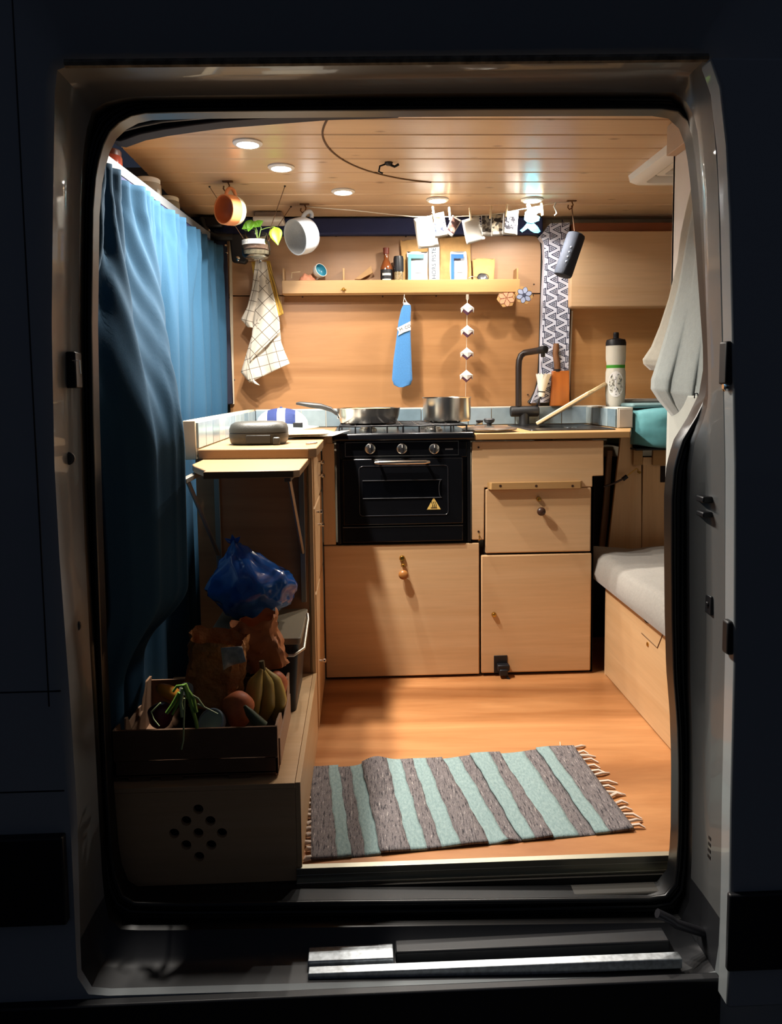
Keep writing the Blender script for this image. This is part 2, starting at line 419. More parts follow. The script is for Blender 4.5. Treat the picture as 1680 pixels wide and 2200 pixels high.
# ------------------------------------------------------------------ van body round the doorway
YI, YO = -.17, -.30
inner = [(300, 240), (400, 237), (700, 234), (1000, 232), (1300, 231), (1440, 231), (1466, 240), (1482, 262), (1495, 300), (1503, 360), (1512, 460), (1522, 600), (1532, 740), (1533, 790), (1524, 845), (1497, 900), (1466, 950), (1451, 1005), (1446, 1070), (1446, 1200), (1447, 1330), (1450, 1450), (1458, 1550), (1461, 1650), (1460, 1800), (1455, 1890), (1438, 1922), (1400, 1930), (1000, 1935), (700, 1938), (400, 1942), (290, 1940), (256, 1920), (242, 1870), (228, 1700), (214, 1400), (205, 1150), (197, 900), (193, 700), (196, 450), (203, 370), (215, 318), (236, 276), (266, 252)]
outer = [(150, 138), (500, 134), (1000, 129), (1490, 124), (1512, 126), (1522, 136), (1530, 220), (1543, 400), (1550, 700), (1557, 1000), (1558, 1400), (1552, 1700), (1546, 2000), (1540, 2085), (1500, 2096), (1000, 2104), (500, 2116), (220, 2124), (185, 2118), (174, 2080), (166, 1750), (150, 1500), (128, 1200), (117, 1000), (111, 700), (114, 430), (118, 180), (124, 146)]
def ring3(pp, Y, N=200):
    P = [at(x, y, Y) for x, y in pp]; C0 = Vector((.03, Y, .90)); out = []
    for k in range(N):
        a = 2*math.pi*k/N; d = Vector((math.cos(a), 0, math.sin(a))); best = None
        for i in range(len(P)):
            p, q = P[i]-C0, P[(i+1) % len(P)]-C0; e = q-p
            den = d.x*e.z-d.z*e.x
            if abs(den) < 1e-12: continue
            t = (p.x*e.z-p.z*e.x)/den; s = (p.x*d.z-p.z*d.x)/den
            if t > 0 and -1e-9 <= s <= 1+1e-9 and (best is None or t > best): best = t
        out.append(C0+d*best)
    return out
L0 = ring3(inner, YI); L3 = ring3(outer, YO)
def lerp(A, B, t, Y): return [Vector((a.x*(1-t)+b.x*t, Y, a.z*(1-t)+b.z*t)) for a, b in zip(A, B)]
L1 = lerp(L0, L3, .34, -.175); L1b = lerp(L0, L3, .40, -.205); L2 = lerp(L0, L3, .88, -.225); L2b = lerp(L0, L3, .97, -.25)
fr = bpy.data.objects.new('wall_front', None); COL.objects.link(fr); fr.location = (0, YO, 0); struct(fr)
MB().loops([[p+Vector((0, .05, 0)) for p in L0], L0, L1, L1b], True, False, False).build('seal_flange', rubber, fr, smooth=50)
MB().loops([L1b, L2, L2b, L3], True, False, False).build('door_jamb', [paint, mat('sill_shade', '2a2b2e', .45)], fr, smooth=50)  # jamb paint darkened below floor level; the sill's shade put into the colour
for q_ in bpy.data.objects['door_jamb'].data.polygons:
    q_.material_index = 1 if q_.center.z < -.01 else 0
OUT = []
for p in L3:
    d = Vector((p.x-.03, 0, p.z-.9)); k = min(3.0/abs(d.x) if abs(d.x) > 1e-6 else 1e9, (2.0 if d.z > 0 else 1.5)/abs(d.z) if abs(d.z) > 1e-6 else 1e9)
    OUT.append(Vector((.03+d.x*k, YO-.012, .9+d.z*k)))
Lr = lerp(L3, OUT, .012, YO-.012)
MB().loops([L3, Lr, OUT], True, False, False).build('body_skin', skin, fr, smooth=50)
IN = [Vector((p.x, YI+.05, p.z)) for p in OUT]
MB().loops([[p+Vector((0, .05, 0)) for p in L0], IN], True, False, False).build('inner_lining', black_matte, fr)
for dr, dy, rr in ((0, -.004, .0065), (.018, -.006, .005)):
    L = [p+(Vector((p.x-.03, 0, p.z-.9)).normalized()*dr)+Vector((0, dy, 0)) for p in L0]
    MB().tube(L, rr, 8, closed=True).build('seal_bead', rubber, fr, smooth=60)
# rain gutter with dirt over the door
g0, g1 = at(140, 137, YO-.02), at(1520, 124, YO-.02)
MB().tube([g0, (g0+g1)/2, g1], .008, 8).build('gutter', mat('dirty_gutter', '6b6456', .9, noise=.6, nscale=40), fr)
# sill step: tread plates, extent shaped by the lamplit stretch beside the box shadow
def tread(x0, x1, Yn, Yf, z, h, name, m):
    MB().box(x0, x1, Yn, Yf, z-h, z).build(name, m, fr, bevel=.002)
zs = at(1000, 2078, -.285).z
MB().box(at(662, 2080, -.28).x, at(1462, 2070, -.28).x, -.290, -.268, zs-.02, zs+.003).build('tread_strip', mat('lit_worn_steel', 'c4cbd0', .38, .7, noise=.25, nscale=90), fr, bevel=.002)
MB().box(at(662, 2040, -.24).x, at(845, 2035, -.24).x, -.262, -.216, zs-.02, zs+.009).build('tread_plate', mat('lit_worn_steel', 'c4cbd0', .38, .7), fr, bevel=.002)
MB().box(at(848, 2010, -.225).x, at(1430, 2000, -.225).x, -.252, -.196, zs-.02, zs+.014).build('tread_mat', black_plastic, fr, bevel=.004)
z2 = at(800, 1936, -.150).z
MB().box(at(252, 1936, -.15).x, at(1446, 1918, -.15).x, -.158, -.112, -.12, z2).build('sill_ridge', mat('sill_grey', '35332f', .6), fr, bevel=.006)
MB().box(-.70, 1.0, -.115, YF+.02, -.20, -.032).build('sill_riser', mat('sill_dark', '2a2620', .7), fr)
# door guide arm at the foot of the right jamb
ga = [at(*q, -.24) for q in ((1412, 1962), (1440, 1975), (1452, 1985), (1500, 2000), (1538, 2014))]
MB().tube(ga, .010, 8).build('guide_arm', mat('guide_metal', '4a4a50', .4, .8), fr, smooth=60)
# latch parts on the right jamb
for q, wv, hv in (((1526, 1072), 46, 14), ((1526, 1104), 46, 12)):
    p = at(*q, -.235); MB().box(p.x-px(wv, -.2)/2, p.x+px(wv, -.2)/2, -.25, -.215, p.z-px(hv, -.2)/2, p.z+px(hv, -.2)/2).build('latch_bar', black_plastic, fr, bevel=.003)
p = at(1532, 1298, -.235); MB().box(p.x-.012, p.x+.012, -.25, -.215, p.z-.02, p.z+.02).cyl(p+Vector((-.015, 0, 0)), p+Vector((.01, 0, 0)), .006).build('striker', black_plastic, fr, bevel=.002)
p = at(1538, 1815, -.24)
cm = MB().box(p.x-.014, p.x+.014, -.262, -.22, p.z-.03, p.z+.03)
for k in range(4): cm.box(p.x-.019, p.x-.013, -.255, -.225, p.z-.024+k*.014, p.z-.017+k*.014)
cm.build('contact_block', black_matte, fr)
p = at(1527, 1885, -.232); MB().lathe([(.009, 0), (.009, .004), (.006, .006)], p, (0, -1, 0), 16).build('drain_plug', rubber, fr)
# latch recesses on the left jamb
p = at(152, 795, -.225); MB().box(p.x-.016, p.x+.014, -.236, -.20, p.z-.036, p.z+.036).build('latch_box', black_matte, fr, bevel=.003)
p = at(165, 792, -.239); MB().tube([p+Vector((-.008, 0, .016)), p+Vector((.006, 0, .016)), p+Vector((.007, 0, -.01))], .0012, 6).build('latch_hoop', chrome, fr)
for q in ((147, 985), (160, 1345)):
    p = at(*q, -.233); MB().lathe([(.013, 0), (.013, .006), (.009, .008)], p+Vector((0, .004, 0)), (0, -1, 0), 14).build('jamb_pad', mat('jamb_grey', '59554e', .6), fr)
# exterior mouldings and panel gaps
def ext(x0, y0, x1, y1, name, m, d=.012):
    X0, X1, Z0, Z1 = rect(x0, y0, x1, y1, YO-.012); MB().box(X0, X1, YO-.012-d, YO-.010, Z0, Z1).build(name, m, fr, bevel=.004)
ext(-1500, 1815, 148, 2005, 'side_moulding', black_plastic, .02)
ext(-1500, 2150, 1536, 2420, 'sill_cladding', black_plastic, .02)
ext(56, -400, 60, 1520, 'panel_gap', black_matte, .001); ext(-1500, 1504, 132, 1508, 'panel_gap', black_matte, .001); ext(-1500, 1722, 140, 1726, 'panel_gap', black_matte, .001)
# open sliding door standing over the right side
dl = [(1524, 205), (1538, 330), (1545, 480), (1550, 700), (1556, 1000), (1555, 1400), (1548, 1720), (1546, 1900), (1543, 2060), (1540, 2130)]
P = [at(x, y, -.345) for x, y in dl]
poly = [Vector((p.x, -.345, p.z)) for p in P] + [Vector((2.3, -.345, P[-1].z)), Vector((2.3, -.345, P[0].z+.05)), Vector((P[0].x-.02, -.345, P[0].z+.05))]
sd = MB().prism(poly, (0, -.045, 0)).build('door_1', skin, bevel=.006); struct(sd); sd['label'] = 'open sliding door of the van standing beside the doorway'
X0, X1, Z0, Z1 = rect(1560, 1900, 2400, 2062, -.39); MB().box(X0, X1, -.402, -.388, Z0, Z1).build('door_moulding', black_plastic, sd, bevel=.004)
for q in ((1563, 1368),):
    p = at(*q, -.37); MB().box(p.x-.006, p.x+.010, -.383, -.357, p.z-.033, p.z+.033).build('door_buffer', black_matte, sd, bevel=.005)
p = at(1561, 780, -.368); MB().box(p.x-.008, p.x+.012, -.383, -.352, p.z-.04, p.z+.04).build('door_lock', black_matte, sd, bevel=.004)
p = at(1562, 830, -.368); MB().lathe([(.010, 0), (.010, .012), (.005, .014)], p+Vector((.006, 0, 0)), (-1, 0, 0), 14).build('lock_barrel', chrome, sd)
# dark roof rail inside the doorway head
rail = [(236, 300), (258, 303), (300, 288), (350, 278), (420, 268), (475, 261), (600, 251), (706, 243), (860, 238), (860, 215), (230, 215)]
Y0 = .02
o = MB().prism([at(x, y, Y0) for x, y in rail], (0, .05, 0)).build('trim_2', navy_dark, bevel=.004); struct(o); o['label'] = 'dark curved head lining inside the top of the doorway'
r2 = [at(*q, .012) for q in ((245, 283), (300, 268), (350, 258), (440, 250), (560, 243), (720, 239), (860, 236))]
m_ = MB().tube(r2, .006, 8).build('bead', mat('grey_bead', '5a616c', .4), o, smooth=60)
# ground outside
o = MB().box(-12, 12, -14, 6, -.62, -.60).build('ground', mat('asphalt', '222226', .9, noise=.3, nscale=30)); struct(o)

# ================================================================== LAMPS
LAMPS = (((532, 306), 'round white ceiling spotlight above the curtain and orange mug'), ((604, 358), 'round white ceiling spotlight between the orange mug and the curved joint'),
             ((737, 410), 'round white ceiling spotlight alone above the wall shelf, left of the photo line'), ((940, 428), 'round white ceiling spotlight above the pinned letter and first photos'), ((1143, 428), 'round white ceiling spotlight above the turquoise paper dove'), (None, 'round white ceiling spotlight just inside the doorway head'))
for i, (q, lab) in enumerate(LAMPS):
    p = atZ(*q, ZC) if q else Vector((-.36, .46, ZC)); t = thing('ceiling_spotlight', lab, 'lamp', p, 'spotlights set in the board ceiling')
    MB().lathe([(.046, 0), (.046, -.004), (.040, -.009), (.034, -.009), (.033, -.004)], p, (0, 0, 1), 28, cap1=True).build('bezel', white_pl, t, smooth=40)
    MB().lathe([(.0325, -.0042), (.028, -.0085), (.018, -.0105), (.001, -.011)], p, (0, 0, 1), 24).build('lens', emit('lamp_lens', (1, .95, .88, 1), 40), t, smooth=60)
    ld = bpy.data.lights.new('spot', 'AREA'); ld.shape = 'DISK'; ld.size = .055; ld.energy = LAMP_POWER*(1.0, 1.0, .42, .48, .80, 1.0)[i]; ld.color = LAMP_COLOR; ld.spread = R(150)
    lo = bpy.data.objects.new('spot', ld); COL.objects.link(lo); lo.location = (p.x, p.y, p.z-.014); attach(lo, t)

# ================================================================== KITCHEN CARCASS
# ---- left unit with drawers on its side and the folding table on its end
XU0, XU1, YU = -.51, -.152, .60
u = thing('kitchen_cabinet', 'tall beech cabinet under the left worktop, drawers facing the gangway', 'cabinet', (-.33, .83, 0))
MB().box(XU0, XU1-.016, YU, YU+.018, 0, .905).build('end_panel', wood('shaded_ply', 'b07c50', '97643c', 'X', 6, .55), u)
MB().box(XU1-.018, XU1-.012, YU, YC, 0, .905).build('carcass', beech_v, u)
MB().box(XU1-.016, XU1, YU, YU+.03, 0, .905).build('front_stile', beech_v, u, bevel=.0015)
for z0, z1 in ((.735, .898), (.46, .728), (.012, .452)):
    MB().box(XU1-.014, XU1+.004, YU+.034, YC-.01, z0, z1).build('drawer_front', beech_y, u, bevel=.003)
for q, Y in (((692, 993), .86), ((694, 1022), .88), ((680, 1100), .70), ((688, 1127), .78), ((679, 1420), .72)):
    p = at(*q, Y); p.x = XU1+.004
    MB().lathe([(.004, 0), (.004, .010), (.0075, .014), (.0075, .020), (.004, .022)], p, (1, 0, 0), 12).build('knob', chrome, u, smooth=40)
# left worktop
wt = [(-.47, .445), (-.150, .425), (-.128, .45), (-.124, 1.02), (-.104, 1.04), (-.104, 1.70), (-.47, 1.70)]
o = MB().prism([(x, y, ZT-.028) for x, y in wt], (0, 0, .028)).build('worktop', left_top, bevel=.003)
tag(o, 'thick pale beech worktop holding the black case and the cap', 'worktop')
# folding table
f = thing('folding_table', 'small pale wooden flap table folded out below the left worktop on brackets', 'table', (-.30, .35, .80))
ft0, ft1 = atZ(412, 1010, .907), atZ(650, 1008, .907)
yb = min(.50, atZ(560, 981, .907).y)
ft1.y -= .018
fo = [(-.455, .30), (-.44, .25), (-.385, ft1.y+.03), (-.385, ft1.y), (-.166, ft1.y), (-.152, ft1.y+.02), (-.150, yb), (-.455, yb)]
MB().prism([(x, y, .888) for x, y in fo], (0, 0, .018)).build('table_top', left_top, f, bevel=.002)
br = mat('bracket_metal', '8a857c', .45, .8)
for X in (-.185, -.445):
    MB().box(X-.008, X+.008, YU-.014, YU-.001, .44, .882).build('wall_bar', br, f, bevel=.001)
    MB().box(X-.008, X+.008, ft1.y+.05, YU-.001, .872, .884).build('arm', br, f, bevel=.001)
    MB().tube([(X, ft1.y+.10, .872), (X, YU-.02, .60)], .006, 6).build('brace', br, f)
MB().box(-.33, -.23, yb-.06, yb-.01, .855, .885).build('block', beech, f, bevel=.002)
# low box by the door
X0, X1 = at(238, 1760, YF).x, at(636, 1760, YF).x
zt_ = at(450, 1690, YF).z
lb = thing('storage_box', 'low plywood step box beside the doorway with nine drilled vent holes', 'box', ((X0+X1)/2, .2, 0))
XB0, XB1, ZB = -.60, XU1+.002, zt_
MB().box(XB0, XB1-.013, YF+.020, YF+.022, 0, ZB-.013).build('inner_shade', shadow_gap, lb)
hs = []
for q in ((425, 1741), (399, 1766), (451, 1766), (373, 1793), (425, 1792), (476, 1792), (399, 1818), (453, 1818), (427, 1843)):
    p = at(*q, YF); hs.append((p.x, p.z))
hr = px(11.5, YF)
fb_ = MB().box(XB0, XB1-.0122, YF+.004, YF+.016, -.03, ZB-.0122).build('front_panel', beech, lb)
cut = MB()
for h in hs: cut.cyl((h[0], YF-.02, h[1]), (h[0], YF+.03, h[1]), hr, n=20)
co = cut.build('cutter', shadow_gap)
md = fb_.modifiers.new('holes', 'BOOLEAN'); md.object = co; md.operation = 'DIFFERENCE'; md.solver = 'EXACT'
bpy.context.view_layer.update()
me2 = bpy.data.meshes.new_from_object(fb_.evaluated_get(bpy.context.evaluated_depsgraph_get()))
fb_.modifiers.clear(); fb_.data = me2; bpy.data.objects.remove(co)
MB().box(XB0, XB1-.013, YF+.004, YU-.001, ZB-.012, ZB).build('lid', beech, lb, bevel=.001)
MB().box(XB1-.012, XB1, YF+.004, YU-.002, 0, ZB+.001).build('side_panel', beech_y, lb, bevel=.001)

# ---- base unit: drawer under the cooker
bc = thing('base_cabinet', 'low beech cabinet under the black cooker with one wide drawer front', 'cabinet', (.155, 1.35, 0))
X0, X1, Z0, Z1 = rect(698, 1170, 1031, 1458, YC)
Z0 = .010
MB().box(X0-.003, X1-.004, YC+.02, YC+.022, 0, Z1+.01).build('carcass', shadow_gap, bc)  # thin sheet in shade colour, darkening the gap behind the drawer front
dfm = MB().box(X0, X1-.002, YC, YC+.018, Z0, Z1).build('drawer_front', beech, bc, bevel=.004, seg=3)
def lock(q, par, r_=.0085, Y=YC):
    p = at(*q, Y); return MB().lathe([(r_, 0), (r_, .008), (r_*.75, .012), (r_*.3, .0125)], p, (0, -1, 0), 16).build('lock', brass, par, smooth=40)
def knob(q, par, m, r_=.0155, Y=YC):
    p = at(*q, Y); return MB().lathe([(.006, 0), (.006, .010), (r_*.7, .014), (r_, .022), (r_*.92, .029), (r_*.5, .034), (.001, .035)], p, (0, -1, 0), 20).build('knob', m, par, smooth=60)
lock((864, 1199), dfm, .011); lk = MB().lathe([(.006, 0), (.009, .012), (.004, .02)], at(866, 1213, YC), (0, -1, 0), 12).build('knob_neck', brass, dfm, smooth=50)
knob((866, 1232), dfm, knob_wood, .0185)
# narrow strips either side of the cooker
st = thing('filler_panel', 'narrow upright beech strip beside the left of the cooker', 'panel', (-.12, YC, .5))
MB().box(XU1+.008, -.098, YC+.002, YC+.02, Z1+.004, .905).build('strip', beech_v, st, bevel=.002)

# ---- sink unit
su = thing('sink_cabinet', 'beech sink cabinet with stepped fascia, small flap door and lower door', 'cabinet', (.68, 1.35, 0))
fa = [(1014, 949), (1297, 946), (1297, 1022), (1273, 1023), (1273, 1046), (1041, 1048), (1040, 1160), (1014, 1160)]
fo_ = MB().prism([at(x, y, YC) for x, y in fa], (0, .018, 0)).build('fascia', beech, su, bevel=.003)
for q in ((1028, 961), (1028, 1142)):
    MB().lathe([(.004, 0), (.004, .0012)], at(*q, YC-.0005), (0, -1, 0), 10).build('screw', knob_dark, fo_)
p = at(1029, 1155, YC-.004); MB().tube([p+Vector((0, .004, .012)), p+Vector((0, -.006, .008)), p+Vector((0, -.008, -.004)), p+Vector((0, -.003, -.010))], .002, 6).build('hook', brass, fo_)
X0, X1, Za, Zb = rect(1043, 1049, 1270, 1187, YC)
d1 = MB().box(X0, X1, YC, YC+.018, Za, Zb).build('door', beech, su, bevel=.005, seg=3)
lock((1157, 1072), d1, .009); knob((1160, 1097), d1, knob_dark, .0165)
X0, X1, Zc_, Zd = rect(1034, 1191, 1270, 1450, YC)
d2 = MB().box(X0, X1, YC, YC+.018, .012, Zd).build('door', beech, su, bevel=.005, seg=3)
lock((1061, 1320), d2, .0095)
X0l, X1l, Zl0, Zl1 = rect(1061, 1408, 1090, 1452, YC)
MB().box(X0l, X1l, YC-.003, YC+.004, .013, Zl1).build('latch_plate', black_plastic, d2, bevel=.002)
MB().box(X0l+.010, X1l+.004, YC-.030, YC, Zl0+.028, Zl0+.052).box(X0l+.016, X1l-.004, YC-.036, YC-.01, Zl0+.012, Zl0+.036).build('latch', black_plastic, d2, bevel=.004)
MB().tube([at(1085, 1448, YC-.02), at(1092, 1458, YC-.03), at(1096, 1464, YC-.035)], .006, 8).build('latch_lever', black_plastic, d2, smooth=60)
X0, X1, Z0_, Z1_ = rect(1048, 1035, 1252, 1050, YC-.01)
cl = MB().prism([(X0, YC, Z0_), (X0+.012, YC-.022, Z0_), (X1-.012, YC-.022, Z0_), (X1, YC, Z0_)], (0, 0, Z1_-Z0_)).build('cleat', worktop_m, su, bevel=.001)
for sx in (1075, 1152, 1230): MB().lathe([(.005, 0), (.005, .0012)], at(sx, 1044, YC-.0215), (0, -1, 0), 10).build('screw', knob_dark, cl)
X0, X1, Z0_, Z1_ = rect(1037, 1060, 1274, 1450, YC+.02)
MB().box(.462, .885, YC+.020, YC+.030, .0, .90).build('carcass', shadow_gap, su)  # thin sheet coloured as the shade behind the doors
MB().box(.872, .884, YC+.02, 1.68, .0, .90).build('side_panel', beech_y, su)
# sink worktop with slanted end
cw = [(.425, 1.045), (1.005, 1.045), (1.012, 1.06), (1.10, 1.30), (1.10, 1.70), (.425, 1.70)]
o = MB().prism([(x, y, ZT-.024) for x, y in cw], (0, 0, .024)).build('worktop', worktop_m, bevel=.003)
tag(o, 'pale beech worktop round the black sink beside the cooker', 'worktop')

# ---- tiled splashback
sb = thing('splashback', 'low tiled splashback of blue grey tiles round the worktops', 'splashback', (.3, 1.73, ZT))
ZS = 1.018
MB().box(-.47, 1.10, YS+.006, YW-.010, ZT+.0005, ZS).build('core', grout, sb, bevel=.002)
MB().box(-.512, -.476, .455, YW-.012, ZT-.03, ZS).build('core', mat('cream_board', 'd8c8ac', .55), sb, bevel=.002)
MB().box(1.036, 1.10, 1.285, YS+.004, ZT+.0005, ZS).build('core', grout, sb, bevel=.002)
tm = []
for i, c in enumerate(('7c8e97', '8b9da4', '74868f', '94a0a0', '8295a1', '6d818b')):
    tm.append(mat('tile_%d' % i, c, .18, noise=.12, nscale=18))
xb = [at(x, 890, YS).x for x in (489, 542, 594, 647, 700, 751, 803, 853, 905, 955, 1006, 1056, 1107, 1158, 1207, 1262)]
xb[0] = -.468; xb[-1] = 1.034
random.seed(3)
for i in range(len(xb)-1):
    MB().box(xb[i]+.002, xb[i+1]-.002, YS-.001, YS+.006, ZT+.003, ZS-.005).build('tile', random.choice(tm), sb, bevel=.001)
n = 11
for i in range(n):
    y0 = .46+(YS-.46)*i/n; y1 = .46+(YS-.46)*(i+1)/n
    MB().box(-.477, -.469, y0+.002, y1-.002, ZT+.003, ZS-.006).build('tile', random.choice(tm), sb, bevel=.001)
for i in range(4):
    y0 = 1.287+(YS-1.287)*i/4; y1 = 1.287+(YS-1.287)*(i+1)/4
    MB().box(1.029, 1.037, y0+.002, y1-.002, ZT+.003, ZS-.006).build('tile', random.choice(tm), sb, bevel=.001)
MB().box(1.042, 1.096, 1.279, 1.287, ZT+.003, ZS-.006).build('tile', mat('tile_end', 'b9b2a6', .3, noise=.05, nscale=20), sb, bevel=.001)

# ================================================================== COOKER
ck = thing('cooker', 'black gas cooker with three knobs and glazed oven door', 'cooker', (.155, 1.36, .5))
OX0, OX1 = at(723, 1000, YC).x, at(1011, 1000, YC).x; OZ0 = at(860, 1166, YC).z; OZ1 = ZT
MB().box(OX0, OX1, YC+.012, 1.60, OZ0, ZT-.012).build('body', black, ck, bevel=.003)
MB().box(OX0, OX0+.012, YC-.002, YC+.02, OZ0, .905).build('side_trim', mat('dark_metal_trim', '3a3a3c', .3, .9), ck, bevel=.001)
MB().box(OX1-.012, OX1, YC-.002, YC+.02, OZ0, .905).build('side_trim', mat('dark_metal_trim', '3a3a3c', .3, .9), ck, bevel=.001)
MB().box(OX0-.012, OX1+.012, YC-.03, 1.60, ZT-.022, ZT+.006).build('hob_top', black, ck, bevel=.008, seg=3)
X0, X1, Z0, Z1 = rect(741, 949, 985, 979, YC)
pn = MB().box(OX0+.014, OX1-.014, YC-.004, YC+.012, Z0-.008, .905).build('control_panel', black, ck, bevel=.002)
frm = mat('silver_line', '9a9a98', .3, 1.0)
fm = MB()
for a in ((X0, X1, Z0-.001, Z0+.0015), (X0, X1, Z1-.0015, Z1+.001), (X0, X0+.002, Z0, Z1), (X1-.002, X1, Z0, Z1)): fm.box(a[0], a[1], YC-.0055, YC-.004, a[2], a[3])
fm.build('frame_line', frm, pn)
for kx in (795, 863, 932):
    p = at(kx, 963.5, YC-.004)
    kb = MB().lathe([(.0215, 0), (.0215, .003), (.019, .016), (.015, .018), (.001, .018)], p, (0, -1, 0), 28).build('knob', steel, ck, smooth=35)
    MB().box(p.x-.005, p.x+.005, YC-.034, YC-.021, p.z-.017, p.z+.017).build('grip', black_plastic, kb, bevel=.002)
    MB().box(p.x-.0012, p.x+.0012, YC-.0352, YC-.0335, p.z+.005, p.z+.016).build('pointer', white_pl, kb)
MB().box(at(956, 964, YC).x, at(973, 964, YC).x, YC-.0048, YC-.0039, at(960, 966, YC).z, at(960, 963, YC).z).build('maker_mark', mat('grey_print', '5a5a5c', .5), pn)
# oven door with recessed window
X0, X1, Z0, Z1 = rect(737, 984, 994, 1126, YC)
wx0, wx1, wz0, wz1 = rect(772, 1000, 962, 1106, YC)
dr = MB().box(X0, X1, YC-.012, YC+.010, Z0, Z1).build('oven_door', black, ck, bevel=.004)
rr = rounded([(wx0, wz0, .015), (wx1, wz0, .015), (wx1, wz1, .015), (wx0, wz1, .015)])
MB().tube([(x, YC-.0125, z) for x, z in rr], .0018, 6, closed=True).build('window_edge', mat('door_ridge', '24252a', .25), dr, smooth=60)
wz = at(860, 1052, YC).z
ov = MB(); gx0, gx1, gz0, gz1 = rect(779, 1031, 948, 1069, YC)
ov.box(gx0, gx1, YC-.0135, YC-.011, gz0, gz1)
ov.build('window', mat('oven_glass', '06070a', .06), dr)
for zz in (gz0, gz1): MB().tube([(gx0, YC-.014, zz), (gx1, YC-.014, zz)], .0016, 6).build('rack_bar', mat('rack_grey', '6a6c70', .35, .8), dr)
hp = at(875, 1048, YC-.014)
MB().tube([(gx1-.004+.006*math.cos(t), YC-.0145, (gz0+gz1)/2+(gz1-gz0)*.45*math.sin(t)) for t in [math.pi*.5+math.pi*k/8 for k in range(9)]], .0015, 6).build('rack_bar', mat('rack_grey', '6a6c70', .35, .8), dr)
# handle
h0, h1 = at(805, 996, YC-.045), at(924, 991, YC-.045)
h1.z = h0.z = (h0.z+h1.z)/2
hd = MB().tube([h0, h0+Vector((.012, 0, 0)), h0+Vector((.018, 0, 0)), h1-Vector((.018, 0, 0)), h1-Vector((.012, 0, 0)), h1], [.004, .007, .0085, .0085, .007, .004], 14).build('handle', steel, dr, smooth=50)
for q in (h0, h1): MB().cyl(q+Vector((.016 if q is h0 else -.016, 0, 0)), (q.x+(.016 if q is h0 else -.016), YC-.01, q.z), .005, n=10).build('handle_post', chrome, dr)
# warning sticker
sp = at(932, 1082, YC-.0135); s = px(15, YC)
stk = MB().prism([(sp.x-s, YC-.0132, sp.z-s*.85), (sp.x+s, YC-.0132, sp.z-s*.85), (sp.x, YC-.0132, sp.z+s*.9)], (0, .001, 0)).build('warning_sticker', mat('sticker_yellow', 'd8b765', .5), dr)
wv = MB()
for k in (-1, 0, 1):
    wv.tube([(sp.x+k*s*.25+.0022*math.sin(t*5), YC-.0136, sp.z-s*.45+t*s*.75) for t in [j/8 for j in range(9)]], .0011, 5)
wv.box(sp.x-s*.45, sp.x+s*.45, YC-.0138, YC-.0132, sp.z-s*.66, sp.z-s*.55).build('heat_symbol', black_matte, stk)
X0, X1, Z0, Z1 = rect(737, 1130, 994, 1163, YC)
MB().box(X0, X1, YC-.010, YC+.010, Z0, Z1).build('lower_panel', black, ck, bevel=.003)
MB().box(X0, X1, YC-.0115, YC-.009, Z1-.001, Z1+.0015).build('panel_line', frm, ck)
# pan supports
bar = mat('cast_bar', '141416', .35, .3)
ZG = ZT+.030
for gi, (gx0, gx1) in enumerate(((OX0+.012, OX0+.25), (OX1-.25, OX1-.012))):
    gr = MB(); gy0, gy1 = YC+.02, 1.50
    gr.tube([(gx0, gy0, ZG), (gx1, gy0, ZG), (gx1, gy1, ZG), (gx0, gy1, ZG)], .0032, 6, closed=True)
    for k in range(1, 4): gr.tube([(gx0+(gx1-gx0)*k/4, gy0, ZG), (gx0+(gx1-gx0)*k/4, gy1, ZG)], .003, 6)
    for k in range(1, 4): gr.tube([(gx0, gy0+(gy1-gy0)*k/4, ZG), (gx1, gy0+(gy1-gy0)*k/4, ZG)], .003, 6)
    for k in range(5): gr.tube([(gx0+(gx1-gx0)*k/4, gy0, ZG), (gx0+(gx1-gx0)*k/4, gy0, ZT+.004)], .0032, 6)
    for xx in (gx0, gx1):
        for yy in (gy0, gy1): gr.tube([(xx, yy, ZG), (xx, yy, ZT+.004)], .0035, 6)
    gr.build('pan_support', bar, ck, smooth=60)
for bx, by in ((.03, 1.24), (.28, 1.16), (.28, 1.40)):
    MB().lathe([(.035, .006), (.035, .014), (.028, .016), (.028, .022), (.001, .023)], (bx, by, ZT), (0, 0, 1), 20).build('burner', steel, ck, smooth=40)

